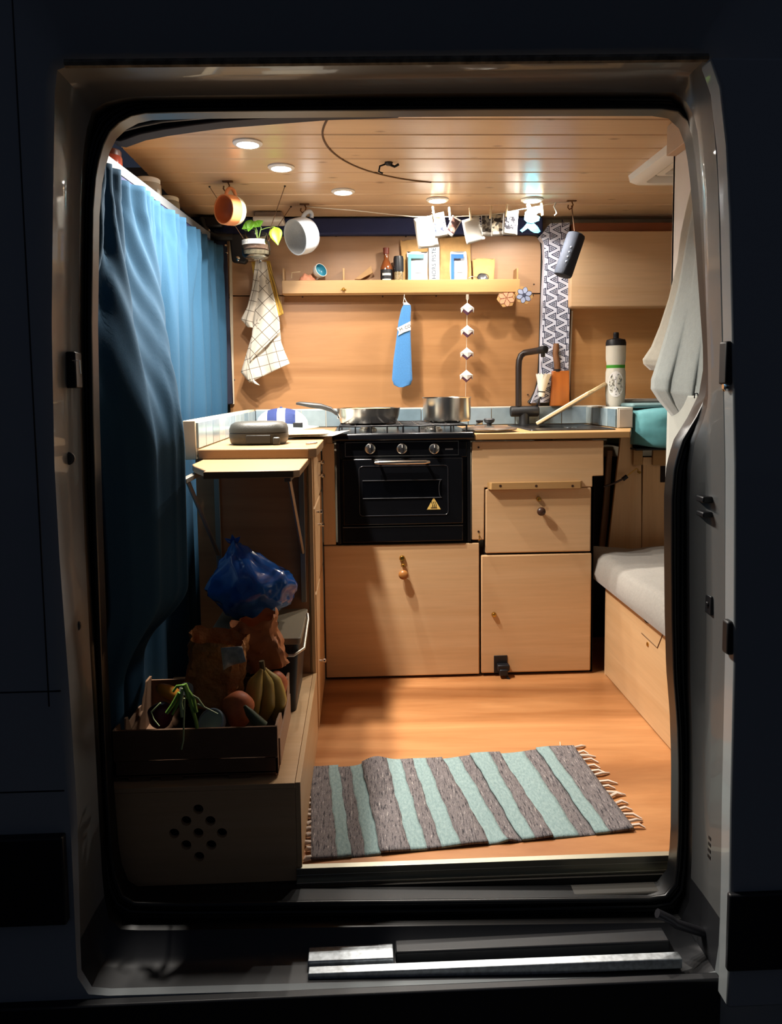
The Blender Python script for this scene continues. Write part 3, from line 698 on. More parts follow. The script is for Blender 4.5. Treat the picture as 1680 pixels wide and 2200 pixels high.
# ================================================================== LEFT SIDE: curtain, rail, jars
def sstep(a, b, x):
    t = min(1, max(0, (x-a)/(b-a))); return t*t*(3-2*t)
RA, RB = atX(213, 352, -.615), atX(447, 520, -.615)
def ztop(y): return RA.z+(RB.z-RA.z)*(y-RA.y)/(RB.y-RA.y)
def curtain(u, v):
    y = -.07+1.75*u; zt = ztop(y); z = zt+(.168-zt)*v
    k = sstep(0, .30, v)
    b = sstep(zt-.02, .95, z)*sstep(.40, .62, z)
    yc = .34-.24*sstep(1.6, .95, z)
    nr = 1-.8*b*sstep(.12, .0, y)
    yy = y+.22*sstep(1.62, .95, z)*math.exp(-((y-.15)/.45)**2)
    fo_ = math.sin(yy*36+1.0*math.sin(yy*9)); fo_ = math.copysign(abs(fo_)**.7, fo_)
    x = -.600 + nr*.024*fo_*(.35+.65*k) + .010*math.sin(y*95+2*math.sin(5*y))*(1-.85*k) + .010*math.sin(y*17+3*v)
    d = (y-yc); wl = .085 if d < 0 else .15
    x += .168*b*(max(0, 1+d/.20) if d < 0 else math.exp(-(d/.15)**2))
    if y > .42 and z < 1.06: x = min(x, -.532)
    dy = .10*sstep(.5, 1.6, y)*sstep(1.7, .9, z)*0
    # a deep open fold half way along
    q = (y-1.02-.10*(1-v))/.035
    x -= .035*math.exp(-q*q)*sstep(.05, .2, v)
    hem = .006*math.sin(y*60) if v > .98 else 0
    pleat = .004*math.sin(y*150)*math.exp(-((v-.06)/.012)**2)
    return Vector((x+pleat, y+dy, z+hem))
cu = MB().grid(curtain, 330, 90).build('curtain', mat('curtain_blue', '23435a', .95, noise=.05, nscale=300, bump=.25, bscale=700, spec=.2), smooth=180, solid=.003)
tag(cu, 'long blue gathered curtain hanging from the cab shelf edge', 'curtain')
sh = thing('cab_shelf', 'grey edged overhead shelf above the blue curtain holding jars', 'shelf', (-.70, .9, 1.72))
def railp(px_, py_, X): return atX(px_, py_, X)
A0, A1 = atX(213, 318, -.615), atX(452, 500, -.615); B0, B1 = atX(213, 345, -.615), atX(452, 524, -.615)
ext_ = (A0-A1)*.14
MB().prism([A0+ext_, A1, A1-Vector((0, 0, .028)), A0+ext_-Vector((0, 0, .028))], (-.02, 0, 0)).build('edge_board', mat('grey_edge', '5c6064', .5), sh, bevel=.002)
MB().prism([p-Vector((0, 0, .029)) for p in (A0+ext_, A1)]+[p-Vector((0, 0, .052)) for p in (A1, A0+ext_)], (-.012, 0, 0)).build('curtain_track', navy, sh, bevel=.002)
MB().prism([A0+ext_-Vector((.02, 0, .026)), A1-Vector((.02, 0, .026)), A1-Vector((.35, 0, .026)), A0+ext_-Vector((.35, 0, .026))], (0, 0, .012)).build('board', beech_y, sh)
MB().prism([A0+ext_-Vector((.34, 0, .02)), A1-Vector((.34, 0, .02)), A1+Vector((-.34, 0, .16)), A0+ext_+Vector((-.34, 0, .16))], (-.01, 0, 0)).build('back_panel', black_matte, sh)
glass = mat('jar_glass', 'e8efe8', .03, trans=1.0, ior=1.3)
def shelf_z(y): return A0.z+(A1.z-A0.z)*(y-A0.y)/(A1.y-A0.y)-.013
for (y, r_, h, body, lidc, lab) in ((.30, .040, .095, 'b9b070', '4a4d45', 'glass jar of pale green preserve with dark lid on the cab shelf'), (.47, .034, .085, '7e2f22', '5a2a20', 'small dark red glass jar on the cab shelf'),
                             (.86, .045, .088, 'a9a294', 'e4e2da', 'wide glass jar with white lid on the cab shelf'), (1.14, .042, .080, '8d8a78', 'e8e0c8', 'glass jar with cream lid near the inner end of the cab shelf')):
    z0 = shelf_z(y); x = -.692
    t = thing('storage_jar', lab, 'jar', (x, y, z0), 'jars on the cab shelf')
    MB().lathe([(r_*.9, 0), (r_, .006), (r_, h*.78), (r_*.86, h*.88), (r_*.86, h*.9)], (x, y, z0), (0, 0, 1), 22).build('jar_body', mat('jar_fill_'+body, body, .15, coat=.6), t, smooth=50)
    MB().lathe([(r_*.93, h*.84), (r_*.93, h), (r_*.85, h+.003)], (x, y, z0), (0, 0, 1), 22).build('lid', mat('lid_'+lidc, lidc, .4), t, smooth=40)
    if y == .86:
        MB().grid(lambda u_, v_: Vector((x+(r_+.0006)*math.cos(-.5+1.0*u_), y+(r_+.0006)*math.sin(-.9+.8*u_), z0+.02+.03*v_)), 8, 3).build('paper_label', paper, t)

# belt pillar at the end of the curtain
bp_ = thing('seat_belt', 'black seat belt post and buckle housing at the end of the curtain', 'seat belt', at(480, 700, 1.69))
MB().prism([at(*q, 1.682) for q in ((458, 492), (486, 500), (490, 620), (500, 868), (488, 870), (474, 640), (462, 545))], (0, .022, 0)).build('post', navy_dark, bp_, bevel=.004)
MB().prism([at(*q, 1.655) for q in ((492, 502), (530, 503), (531, 560), (525, 566), (498, 562))], (0, .04, 0)).build('buckle', black_plastic, bp_, bevel=.006)
MB().lathe([(.010, 0), (.010, .004), (.006, .006)], at(511, 556, 1.638), (0, -1, 0), 14).build('bolt', chrome, bp_, smooth=40)
MB().tube([at(*q, 1.66) for q in ((432, 470), (440, 492), (452, 505), (470, 510), (500, 510))], .016, 8).build('guide', black_plastic, bp_, smooth=60)
MB().box(*(lambda r_: (r_[0], r_[1], 1.66, 1.705, r_[2], r_[3]))(rect(430, 466, 480, 490, 1.68))).build('cover', black_plastic, bp_, bevel=.01)
for q in ((449, 496), (485, 528), (487, 545)): MB().lathe([(.006, 0), (.006, .004), (.003, .005)], at(*q, 1.635), (0, -1, 0), 10).build('bolt', chrome, bp_)
pt = MB().prism([at(*q, 1.735) for q in ((470, 500), (492, 510), (497, 868), (503, 868), (498, 560), (540, 560), (540, 503))], (0, .01, 0)).build('trim_3', mat('cream_trim', 'c9bda6', .6)); struct(pt)

# ================================================================== CEILING THINGS
# hook helper
def hook(p, lab, up=.0):
    t = thing('ceiling_hook', lab, 'hook', p)
    MB().box(p.x-.02, p.x+.02, p.y-.008, p.y+.008, p.z-.004, p.z).build('plate', mat('bronze', '6d4a2e', .45, .7), t, bevel=.002)
    MB().tube([p+Vector((0, 0, -.002)), p+Vector((.006, 0, -.016)), p+Vector((.002, 0, -.030)), p+Vector((-.010, -.002, -.036)), p+Vector((-.016, -.002, -.028)), p+Vector((-.014, -.002, -.018))], .0028, 8).build('hook_wire', mat('bronze', '6d4a2e', .45, .7), t, smooth=60)
    return t
p1 = atZ(489, 389, ZC); hook(p1, 'small bronze ceiling hook holding the orange mug')
p2 = atZ(654, 438, ZC); hook(p2, 'small bronze ceiling hook holding the white mug')
p3 = atZ(1228, 431, ZC); hook(p3, 'dark bronze ceiling hook holding the speaker cord')
p4 = atZ(835, 349, ZC)
t = thing('ceiling_hook', 'black metal swivel hook on the bare ceiling by the curved joint', 'hook', p4)
MB().lathe([(.014, 0), (.014, -.004), (.008, -.010)], p4, (0, 0, 1), 14).build('plate', black_matte, t)
MB().tube([p4+Vector((-.012, 0, -.006)), p4+Vector((-.030, 0, -.012)), p4+Vector((-.034, 0, -.030)), p4+Vector((-.020, 0, -.036))], .0032, 8).tube([p4+Vector((.0, 0, -.006)), p4+Vector((.02, 0, -.014)), p4+Vector((.034, .0, -.006))], .0045, 8).build('hook_wire', black_matte, t, smooth=60)

def mug(name, lab, Yd, c, r_, depth, ax, inner, outer_m, hdir, hlen, stripe=None):
    t = thing(name, lab, 'mug', c)
    ax = Vector(ax).normalized(); o_ = Vector(c)-ax*depth/2
    prof = [(r_*.62, 0), (r_*.86, depth*.10), (r_*.98, depth*.35), (r_, depth*.65), (r_*.97, depth)]
    MB().lathe(prof+[(r_*.90, depth), (r_*.93, depth*.65), (r_*.88, depth*.3), (r_*.5, depth*.10), (.001, depth*.09)], o_, ax, 32, cap1=True).build('cup', outer_m, t, smooth=50)
    MB().lathe([(r_*.902, depth*.96), (r_*.925, depth*.65), (r_*.87, depth*.31), (r_*.49, depth*.115), (.001, depth*.105)], o_, ax, 32, cap0=False).build('inside_glaze', inner, t, smooth=60)
    if stripe:
        MB().lathe([(r_*.63, -.001), (r_*.875, depth*.10), (r_*.992, depth*.35), (r_*.997, depth*.42)], o_, ax, 32, cap0=True, cap1=False).build('base_glaze', stripe, t, smooth=50)
    h = Vector(hdir).normalized()
    pts = []
    for k in range(11):
        a = math.pi*k/10
        pts.append(Vector(c)+h*(r_*.93+hlen*math.sin(a))+ax*(depth*.30*math.cos(a)))
    MB().tube(pts, r_*.12, 10).build('handle', outer_m, t, smooth=60)
    return t
Ym = p1.y
c = at(497, 452, Ym); rm = px(31, Ym)
mug('mug', 'orange and cream mug hanging by its handle from a ceiling hook', Ym, c, rm, .075, (-.62, -.75, -.08), mat('mug_inner', 'c26636', .5), mat('mug_orange', 'e0905a', .4), (0, 0, 1), .028, mat('mug_cream', 'e4e6cc', .4))
Ym = p2.y
c = at(651, 506, Ym); rm = px(38, Ym)
mug('mug', 'white speckled enamel mug hanging by its handle from a ceiling hook', Ym, c, rm, .085, (-.72, -.62, -.30), mat('speckle', 'b9bec4', .4, noise=.15, nscale=350), white_ceramic, (.25, 0, 1), .030)
# white box lamp on the ceiling
q0 = atZ(549, 452, ZC-.004); X0, X1, Z0, Z1 = rect(543, 448, 609, 475, 1.60)
t = thing('smoke_alarm', 'white rounded plastic box fixed to the ceiling behind the jar plant', 'alarm', ((X0+X1)/2, 1.6, ZC))
MB().box(X0+.004, X1-.004, 1.60, 1.70, Z0+.010, ZC-.001).build('base', mat('taupe_plastic', '9a8c84', .5), t, bevel=.01, seg=3)
MB().box(X0, X1, 1.585, 1.69, Z0-.004, Z0+.020).build('cover', white_pl, t, bevel=.009, seg=3)
# roof vent
va, vb = atZ(1345, 399, ZC-.03), atZ(1437, 319, ZC-.03)
t = thing('roof_vent', 'white plastic roof hatch frame in the board ceiling above the bench', 'roof hatch', (va.x+.2, va.y-.2, ZC))
vx, vy = va.x, va.y; S_ = .46
def vr(o_, z0, z1): return [(vx+o_, vy-o_, z0), (vx+S_-o_, vy-o_, z0), (vx+S_-o_, vy-S_+o_, z0), (vx+o_, vy-S_+o_, z0)]
def rring(o_, r_, z):
    return [Vector((x, y, z)) for x, y in rounded([(vx+o_, vy-o_, r_), (vx+S_-o_, vy-o_, r_), (vx+S_-o_, vy-S_+o_, r_), (vx+o_, vy-S_+o_, r_)])]
MB().loops([rring(0, .03, ZC), rring(.004, .03, ZC-.022), rring(.020, .03, ZC-.034), rring(.050, .03, ZC-.034), rring(.066, .03, ZC-.014), rring(.066, .03, ZC)], True, False, False).build('frame', white_pl, t, smooth=40)
MB().loops([rring(.075, .02, ZC), rring(.078, .02, ZC-.016), rring(.100, .02, ZC-.018), rring(.108, .02, ZC-.006)], True, False, False).build('inner_frame', white_pl, t, smooth=40)
MB().box(vx+.1, vx+S_-.1, vy-S_+.1, vy-.1, ZC-.006, ZC-.003).build('dome', mat('smoked_dome', '8e8a84', .3), t)

# ---- hanging jar plant
JY = 1.30
jc = at(551, 556, JY)     # bottom
t = thing('hanging_planter', 'glass jar planter with a labelled band, hung from the ceiling on cords', 'planter', jc)
r_ = px(30, JY); h = px(52, JY)
MB().lathe([(r_*.72, 0), (r_*.98, h*.12), (r_, h*.45), (r_*.93, h*.66), (r_*.80, h*.72), (r_*.80, h), (r_*.76, h), (r_*.76, h*.73), (r_*.89, h*.64), (r_*.95, h*.45), (r_*.92, h*.14), (r_*.68, h*.05), (.001, h*.05)], jc, (0, 0, 1), 28).build('jar_body', glass, t, smooth=50)
MB().lathe([(r_*.66, h*.06), (r_*.90, h*.15), (r_*.90, h*.30), (.001, h*.33)], jc, (0, 0, 1), 20).build('pebbles', mat('pebble', '8b7a6c', .7, noise=.5, nscale=80), t, smooth=50)
MB().lathe([(r_*.6, h*.33), (r_*.86, h*.36), (r_*.80, h*.55), (.001, h*.58)], jc, (0, 0, 1), 20).build('bark', mat('pink_bark', 'a07a70', .8, noise=.3, nscale=60), t, smooth=50)
bz = h*.60
MB().grid(lambda u_, v_: jc+Vector((r_*1.005*math.sin(-1.15+1.9*u_), -r_*1.005*math.cos(-1.15+1.9*u_), bz+(v_-.5)*h*.19)), 20, 3).build('label_band', paper, t, solid=.0008)
lb_ = MB()
random.seed(11)
for k in range(13):
    a0 = -1.0+k*.125
    lb_.grid(lambda u_, v_: jc+Vector((r_*1.02*math.sin(a0+.07*u_), -r_*1.02*math.cos(a0+.07*u_), bz+(v_-.5)*h*(.06+.05*(k % 3)))), 2, 2)
lb_.build('label_print', mat('print_grey', '8a8d92', .8), t)
for (q, dx) in (((450, 401), -1), ((612, 400), .9), ((625, 444), 1.0)):
    e = atZ(*q, ZC-.002); s_ = jc+Vector((dx*r_*.80, 0 if q[1] < 420 else r_*.4, h*.74))
    MB().tube([e, s_], .0013, 6).build('cord', twine, t)
    MB().sph(e, .004, 8, 6).build('cord_knot', black_matte, t)
leaf_m = mat('leaf_green', '6fae2e', .45, noise=.2, nscale=25); leaf_b = mat('leaf_bright', 'a0d83a', .4); stem_m = mat('stem_green', '9cc06a', .5)
def leaf(base, tip, wid, m, par, nrm=(0, -1, 0), curl=.15):
    base, tip = Vector(base), Vector(tip); d = tip-base; n_ = Vector(nrm); s_ = d.cross(n_).normalized()
    def fn(u_, v_):
        w_ = wid*math.sin(math.pi*min(1, v_**.75))*(1-.25*v_)
        return base+d*v_+s_*(u_-.5)*2*w_+n_*(-curl*d.length*(v_-.5)**2+ .25*w_*abs(u_-.5)*2)
    return MB().grid(fn, 5, 9).build('leaf', m, par, smooth=180, solid=.0006)
top = jc+Vector((0, 0, h*.9))
for q0, q1, wd, m in (((590, 487), (597, 527), 15, leaf_b), ((545, 478), (519, 492), 10, leaf_m), ((540, 472), (533, 498), 11, leaf_m), ((548, 485), (566, 474), 8, leaf_m), ((541, 479), (556, 487), 8, leaf_m)):
    leaf(at(*q0, JY-.01), at(*q1, JY-.02), px(wd, JY), m, t)
for pp in (((553, 510), (552, 495), (548, 486)), ((556, 508), (560, 494), (572, 490), (590, 487)), ((552, 508), (548, 492), (540, 492), (528, 496), (521, 491)), ((557, 506), (561, 490), (557, 480))):
    MB().tube([at(*q, JY) for q in pp], .0016, 6).build('stem', stem_m, t, smooth=60)

# ---- photo line
YL = 1.43
line = [p2+Vector((.012, 0, -.012))] + [at(*q, YL) for q in ((760, 452), (860, 463), (890, 466), (930, 466), (966, 466), (1010, 464), (1054, 461), (1088, 456), (1120, 450), (1160, 443), (1195, 435))] + [p3+Vector((-.01, 0, -.006))]
o = MB().tube(line, .0018, 6).build('hanging_string', string_m, smooth=60); tag(o, 'pale string stretched under the ceiling between two hooks carrying photos', 'string')
def patch_mat(name, cols, sc):
    if name in MATS: return MATS[name]
    m = bpy.data.materials.new(name); m.use_nodes = True; nt = m.node_tree; b = nt.nodes['Principled BSDF']; L = nt.links.new
    tc = nt.nodes.new('ShaderNodeTexCoord'); n = nt.nodes.new('ShaderNodeTexVoronoi'); n.inputs['Scale'].default_value = sc*2.2; L(tc.outputs['Object'], n.inputs['Vector'])
    g = nt.nodes.new('ShaderNodeRGBToBW'); L(n.outputs['Color'], g.inputs[0])
    r_ = nt.nodes.new('ShaderNodeValToRGB'); r_.color_ramp.interpolation = 'CONSTANT'
    while len(r_.color_ramp.elements) < len(cols): r_.color_ramp.elements.new(.5)
    for i, c_ in enumerate(cols): r_.color_ramp.elements[i].position = i/len(cols)*.8+.1 if i else 0; r_.color_ramp.elements[i].color = lin(c_)
    L(g.outputs[0], r_.inputs[0]); L(r_.outputs[0], b.inputs['Base Color']); b.inputs['Roughness'].default_value = .3
    MATS[name] = m; return m
def sheet(name, lab, cat, quad, Y, inset=None, im=None, pm=paper, group=None, bend=.004, dY=0):
    P = [at(*q, Y) for q in quad]   # tl, tr, br, bl
    t = thing(name, lab, cat, (P[2]+P[3])/2, group)
    def fn(u_, v_):
        a = P[0].lerp(P[1], u_); b = P[3].lerp(P[2], u_); q = a.lerp(b, v_); q = q.copy(); q.y += bend*math.sin(math.pi*v_)*(.5+u_)+dY*v_; return q
    MB().grid(fn, 7, 9).build('sheet', pm, t, smooth=180, solid=.0006)
    if inset:
        u0, u1, v0, v1 = inset
        MB().grid(lambda u_, v_: fn(u0+(u1-u0)*u_, v0+(v1-v0)*v_)-Vector((0, .0007, 0)), 7, 9).build('picture', im, t, smooth=180)
    return t, fn
ph = 'photos and notes pegged on the string'
t, fn = sheet('letter', 'folded white letter with faint handwriting pegged on the string', 'letter', ((888, 470), (930, 462), (944, 530), (899, 535)), YL+.012, bend=.008)
ink = mat('ink_grey', '6f7276', .8)
k_ = MB()
random.seed(5)
for (u0, v0, n) in ((.35, .22, 5), (.72, .10, 4), (.2, .72, 3), (.6, .78, 4)):
    for i in range(n):
        u_ = u0+i*.07; a = fn(min(1, u_), v0)-Vector((0, .0012, 0)); b = fn(min(1, u_+.035), v0+random.uniform(-.03, .05))-Vector((0, .0012, 0))
        k_.tube([a, b], .0006, 4)
k_.build('handwriting', ink, t)
sheet('instant_photo', 'bright instant photo with a snowy car scene pegged on the string', 'photo', ((927, 461), (953, 455), (963, 506), (935, 512)), YL, (.08, .92, .30, .82), patch_mat('photo_bright', ('f2f2f0', 'cfd6e0', '3a4a70', 'ffffff', '202430'), 55), group=ph)
sheet('instant_photo', 'brown tilted instant photo hanging at a slant on the string', 'photo', ((972, 462), (992, 474), (971, 510), (957, 499)), YL+.006, (.08, .92, .08, .82), patch_mat('photo_brown', ('4a3430', '6a4a44', '38282a', '8a6a60'), 40), group=ph)
t, fn = sheet('torn_note', 'torn notebook page with a ragged edge pegged on the string', 'note', ((992, 474), (1028, 462), (1042, 513), (1003, 526)), YL+.002, bend=.012)
g_ = MB()
for i in range(9):
    q = fn(1, .05+i*.105); g_.prism([q, q+Vector((.008, 0, -.004)), q+Vector((0, 0, -.010))], (0, .0006, 0))
g_.build('ragged_edge', paper, t)
sheet('instant_photo', 'dark narrow instant photo partly covered by its neighbour on the string', 'photo', ((1034, 461), (1055, 461), (1056, 508), (1035, 507)), YL+.008, (.06, .98, .05, .80), patch_mat('photo_dark', ('2e2c2c', '55504a', '8a867c', '1c1c20'), 45), group=ph)
sheet('instant_photo', 'grey brown instant photo of a room pegged on the string', 'photo', ((1056, 459), (1083, 457), (1081, 506), (1055, 508)), YL+.002, (.05, .95, .05, .78), patch_mat('photo_room', ('3a3632', '8c8474', 'a89e8a', '2a2624'), 38), group=ph)
sheet('instant_photo', 'black and white instant photo with wide white border on the string', 'photo', ((1083, 454), (1114, 453), (1111, 506), (1080, 504)), YL-.002, (.10, .90, .22, .74), patch_mat('photo_bw', ('f0f0ee', '18181c', '707076', '2a2a30'), 75), group=ph)
# clothes pegs
for q, lab in (((931, 458), 'wooden clothes peg gripping the folded letter'), ((966, 459), 'wooden clothes peg gripping the tilted brown photo'), ((1010, 460), 'wooden clothes peg gripping the torn notebook page'), ((1054, 456), 'wooden clothes peg gripping the dark narrow photo'), ((1088, 452), 'wooden clothes peg gripping the black and white photo'), ((1164, 450), 'wooden clothes peg gripping the paper dove')):
    p = at(*q, YL-.006); t = thing('clothes_peg', lab, 'clothes peg', p, 'pegs on the string')
    hh = px(26, YL); rot = random.uniform(-.15, .15)
    T = Matrix.Translation(p) @ Matrix.Rotation(rot, 4, 'Y')
    for s_ in (-1, 1): MB().box(-.0035, .0035, -.0045+s_*.004, .0015+s_*.004, -hh/2, hh/2, T=T).build('peg_half', mat('peg_wood', 'd8c19a', .6), t, bevel=.001)
    MB().tube([T @ Vector((-.005, 0, .002)), T @ Vector((.005, 0, .002))], .0022, 8).build('spring', chrome, t)
# paper dove
dv = thing('paper_dove', 'turquoise paper dove hanging from the string by a peg', 'ornament', at(1140, 500, YL))
W = mat('dove_white', '8c9a9a', .6); Tq = mat('dove_turquoise', '1f7488', .6)
MB().prism([at(*q, YL) for q in ((1131, 440), (1136, 434), (1142, 446), (1160, 443), (1168, 452), (1158, 458), (1150, 452), (1140, 462), (1133, 452))], (0, .002, 0)).build('upper_wing', W, dv)
MB().prism([at(*q, YL-.004) for q in ((1128, 456), (1140, 446), (1154, 446), (1157, 456), (1152, 462), (1160, 466), (1158, 474), (1150, 477), (1143, 480), (1133, 478), (1126, 472))], (0, .003, 0)).build('body', Tq, dv)
MB().prism([at(*q, YL-.003) for q in ((1134, 478), (1146, 478), (1156, 488), (1161, 497), (1156, 501), (1147, 500), (1140, 496), (1134, 490), (1129, 494), (1122, 499), (1117, 495), (1125, 488), (1130, 482))], (0, .003, 0)).build('tail', Tq, dv)
# a curl of white ribbon on the string
o = MB().tube([at(*q, YL-.004) for q in ((1194, 436), (1190, 444), (1194, 452), (1196, 459), (1191, 463))], .003, 6).build('ribbon', paper, smooth=60); tag(o, 'short white ribbon curl on the string beside the speaker hook', 'ribbon')
# hanging speaker
sp0, sp1 = at(1239, 502, p3.y), at(1208, 594, p3.y)
t = thing('portable_speaker', 'dark blue cylindrical portable speaker hanging tilted from a cord', 'speaker', sp1)
ax = (sp1-sp0); Ls = ax.length; rs = px(19.5, p3.y)
MB().lathe([(rs*.70, 0), (rs*.93, .004), (rs, .012), (rs, Ls-.012), (rs*.93, Ls-.004), (rs*.70, Ls)], sp0, ax, 28).build('shell', mat('speaker_cloth', '232a38', .75, bump=.6, bscale=900), t, smooth=40)
MB().lathe([(rs*.72, -.001), (rs*.5, -.003), (.001, -.003)], sp0, ax, 24).build('end_cap', mat('speaker_end', '4a5260', .5), t, smooth=40)
for k in range(4):
    q = sp0+ax*(.33+.11*k); MB().sph(q+Vector((-.35*rs, -rs*.93, -.1*rs)), .0045, 8, 6).build('button', mat('speaker_button', '7a8290', .5), t)
MB().tube([p3+Vector((0, 0, -.02)), sp0+Vector((-.012, -.01, .01)), sp0+Vector((-.014, -.02, -.01))], .0024, 6).build('cord', twine, t)

# ================================================================== WALL SHELF
YSH = 1.665
X0, X1, Z0, Z1 = rect(606, 601, 1117, 629, YSH)
ws = thing('wall_shelf', 'long shallow wooden wall shelf with a plain front board and pegs', 'shelf', ((X0+X1)/2, 1.71, Z0))
MB().box(X0, X1, YSH, YSH+.012, Z0, Z1).build('front_board', worktop_m, ws, bevel=.001)
MB().box(X0, X1, YSH+.012, YW-.013, Z0, Z0+.010).build('base_board', beech, ws)
for q in (608, 738, 1113):
    p = at(q, 580, YSH); MB().box(p.x-.004, p.x+.004, YSH+.012, YW-.013, Z0+.01, at(q, 575, YSH).z).build('divider', worktop_m, ws, bevel=.001)
p = at(738, 622, YSH); MB().lathe([(.004, 0), (.004, .008), (.007, .012), (.004, .016)], p, (0, -1, 0), 12).build('cup_hook', brass, ws, smooth=50)
MB().box(p.x-.012, p.x+.012, YSH-.004, YSH, p.z-.002, p.z+.002).build('hook_plate', brass, ws)
ZB0 = Z0+.010; YI_ = 1.708
def standing(x0, y0, x1, Y=YI_):
    a, b = at(x0, y0, Y), at(x1, y0, Y); return a.x, b.x, ZB0, a.z
# sauce bottle
xa, xb_, z0, z1 = standing(816, 533, 843); cx = (xa+xb_)/2; r_ = (xb_-xa)/2; H = z1-z0
t = thing('sauce_bottle', 'amber glass bottle with black label and red brown cap on the wall shelf', 'bottle', (cx, YI_, z0))
MB().lathe([(r_*.95, 0), (r_, .004), (r_, H*.55), (r_*.75, H*.64), (r_*.42, H*.74), (r_*.40, H*.88)], (cx, YI_, z0), (0, 0, 1), 22).build('glass_body', mat('amber', '6e3a1c', .08, coat=.8), t, smooth=50)
MB().lathe([(r_*.48, H*.86), (r_*.5, H), (r_*.4, H+.001)], (cx, YI_, z0), (0, 0, 1), 18).build('cap', mat('cap_brown', '6a2f22', .4), t, smooth=40)
def band(cx, cy, z, r_, a0, a1, hh, m, name, par):
    return MB().grid(lambda u_, v_: Vector((cx+r_*math.sin(a0+(a1-a0)*u_), cy-r_*math.cos(a0+(a1-a0)*u_), z+hh*v_)), 12, 2).build(name, m, par, smooth=180)
lbl = band(cx, YI_, z0+H*.12, r_+.0006, -1.2, 1.2, H*.38, black_matte, 'label', t)
for zz, hh in ((.36, .05), (.22, .06), (.145, .03)): band(cx, YI_, z0+H*zz, r_+.0012, -.7, .7, H*hh, paper, 'label_print', lbl)
# spice grinder
xa, xb_, z0, z1 = standing(845, 551, 867, YI_-.012); cx = (xa+xb_)/2; r_ = (xb_-xa)/2; H = z1-z0; cy = YI_-.012
t = thing('spice_grinder', 'small glass spice grinder with black cap beside the sauce bottle', 'grinder', (cx, cy, z0))
MB().lathe([(r_*.85, 0), (r_*.9, .003), (r_*.9, H*.55), (r_*.8, H*.6)], (cx, cy, z0), (0, 0, 1), 20).build('glass_body', mat('spice', '7a6a4e', .12, noise=.5, nscale=150, coat=.8), t, smooth=50)
MB().lathe([(r_*.98, H*.56), (r_, H*.60), (r_, H*.92), (r_*.9, H)], (cx, cy, z0), (0, 0, 1), 20).build('cap', black_plastic, t, smooth=40)
# kraft bags, sachets, box
def pouch(name, lab, cat, x0, y0, x1, Y, m, thick=.02, lean=.0, seed=0, top=None, group=None):
    a, b = at(x0, y0, Y), at(x1, y0, Y); z0 = ZB0; z1 = a.z
    t = thing(name, lab, cat, ((a.x+b.x)/2, Y, z0), group); rnd = random.Random(seed)
    f1, f2 = rnd.uniform(0, 6), rnd.uniform(0, 6)
    rings = []
    for j in range(9):
        v = j/8; ring = []; th = thick*(math.sin(math.pi*min(1, .15+.85*(1-v)))**.6)*(1-.85*v**3)+.001
        z = z0+(z1-z0)*v
        N = 20
        for i in range(N):
            a_ = 2*math.pi*i/N; cx_, sx_ = math.cos(a_), math.sin(a_)
            ex = math.copysign(abs(cx_)**.5, cx_)*(b.x-a.x)/2*(1+.03*math.sin(7*v+f1)); ey = math.copysign(abs(sx_)**.8, sx_)*th/2
            ring.append(Vector(((a.x+b.x)/2+ex, Y+lean*v+ey+.002*math.sin(9*v+i+f2), z+.004*math.sin(i*1.3+f1)*v)))
        rings.append(ring)
    MB().loops(rings).build('pouch', m, t, smooth=50)
    return t
pouch('paper_bag', 'tall kraft paper bag standing behind the teal edged sachet on the shelf', 'bag', 861, 516, 928, 1.730, kraft, .022, .005, 1, group='kraft bags on the wall shelf')
pouch('paper_bag', 'wide kraft paper bag standing behind the blue edged sachet on the shelf', 'bag', 944, 510, 1012, 1.732, kraft, .022, .005, 2, group='kraft bags on the wall shelf')
pouch('paper_bag', 'small crumpled kraft bag with white tape standing at the right of the shelf', 'bag', 1016, 556, 1063, 1.725, kraft, .026, .008, 3, group='kraft bags on the wall shelf')
wsil = mat('sachet_white', 'b4b7bc', .35, bump=.3, bscale=40)
for (x0, y0, x1, edge, lab, sd) in ((875, 541, 919, '5fb0b8', 'white sachet with a teal edge leaning on the tall kraft bag', 4), (967, 541, 1004, '2f63b0', 'white sachet with a blue edge leaning on the wide kraft bag', 5)):
    t = pouch('sachet', lab, 'sachet', x0, y0, x1, 1.700, wsil, .012, .012, sd)
    a, b, c = at(x0+2, y0+3, 1.690), at(x0+8, y0+3, 1.690), at(x1-8, y0+3, 1.690)
    em = mat('edge_'+edge, edge, .4)
    MB().box(a.x, b.x, 1.690, 1.692, ZB0+.004, a.z-.004).build('side_band', em, t)
    MB().box(b.x, c.x, 1.693, 1.695, a.z-.022, a.z-.004).build('top_band', em, t)
    q = at((x0+x1)/2+3, y0+28, 1.690)
    MB().tube([q+Vector((.005*math.cos(k*.63), 0, .009*math.sin(k*.63))) for k in range(10)], .0005, 4, closed=True).build('emblem', ink, t)
    q = at((x0+x1)/2+3, y0+40, 1.690)
    MB().box(q.x-.016, q.x+.016, 1.6895, 1.6905, q.z-.001, q.z+.001).build('print_line', ink, t)
a, b = at(921, 528, 1.695), at(944, 528, 1.695)
t = thing('slim_box', 'slim upright white cardboard box with grey lettering on the wall shelf', 'box', ((a.x+b.x)/2, 1.70, ZB0))
MB().box(a.x, b.x, 1.694, 1.716, ZB0, a.z).build('carton', mat('carton_white', 'b4b8bc', .5), t, bevel=.001)
pc = at(932.5, 566, 1.694); pc.y = 1.6936
text_mesh('HORS PISTE', px(12.5, 1.69), face_T(pc, R(-90)), mat('letter_grey', '38424c', .6), 'lettering', t)
ro = at(933, 537, 1.6935)
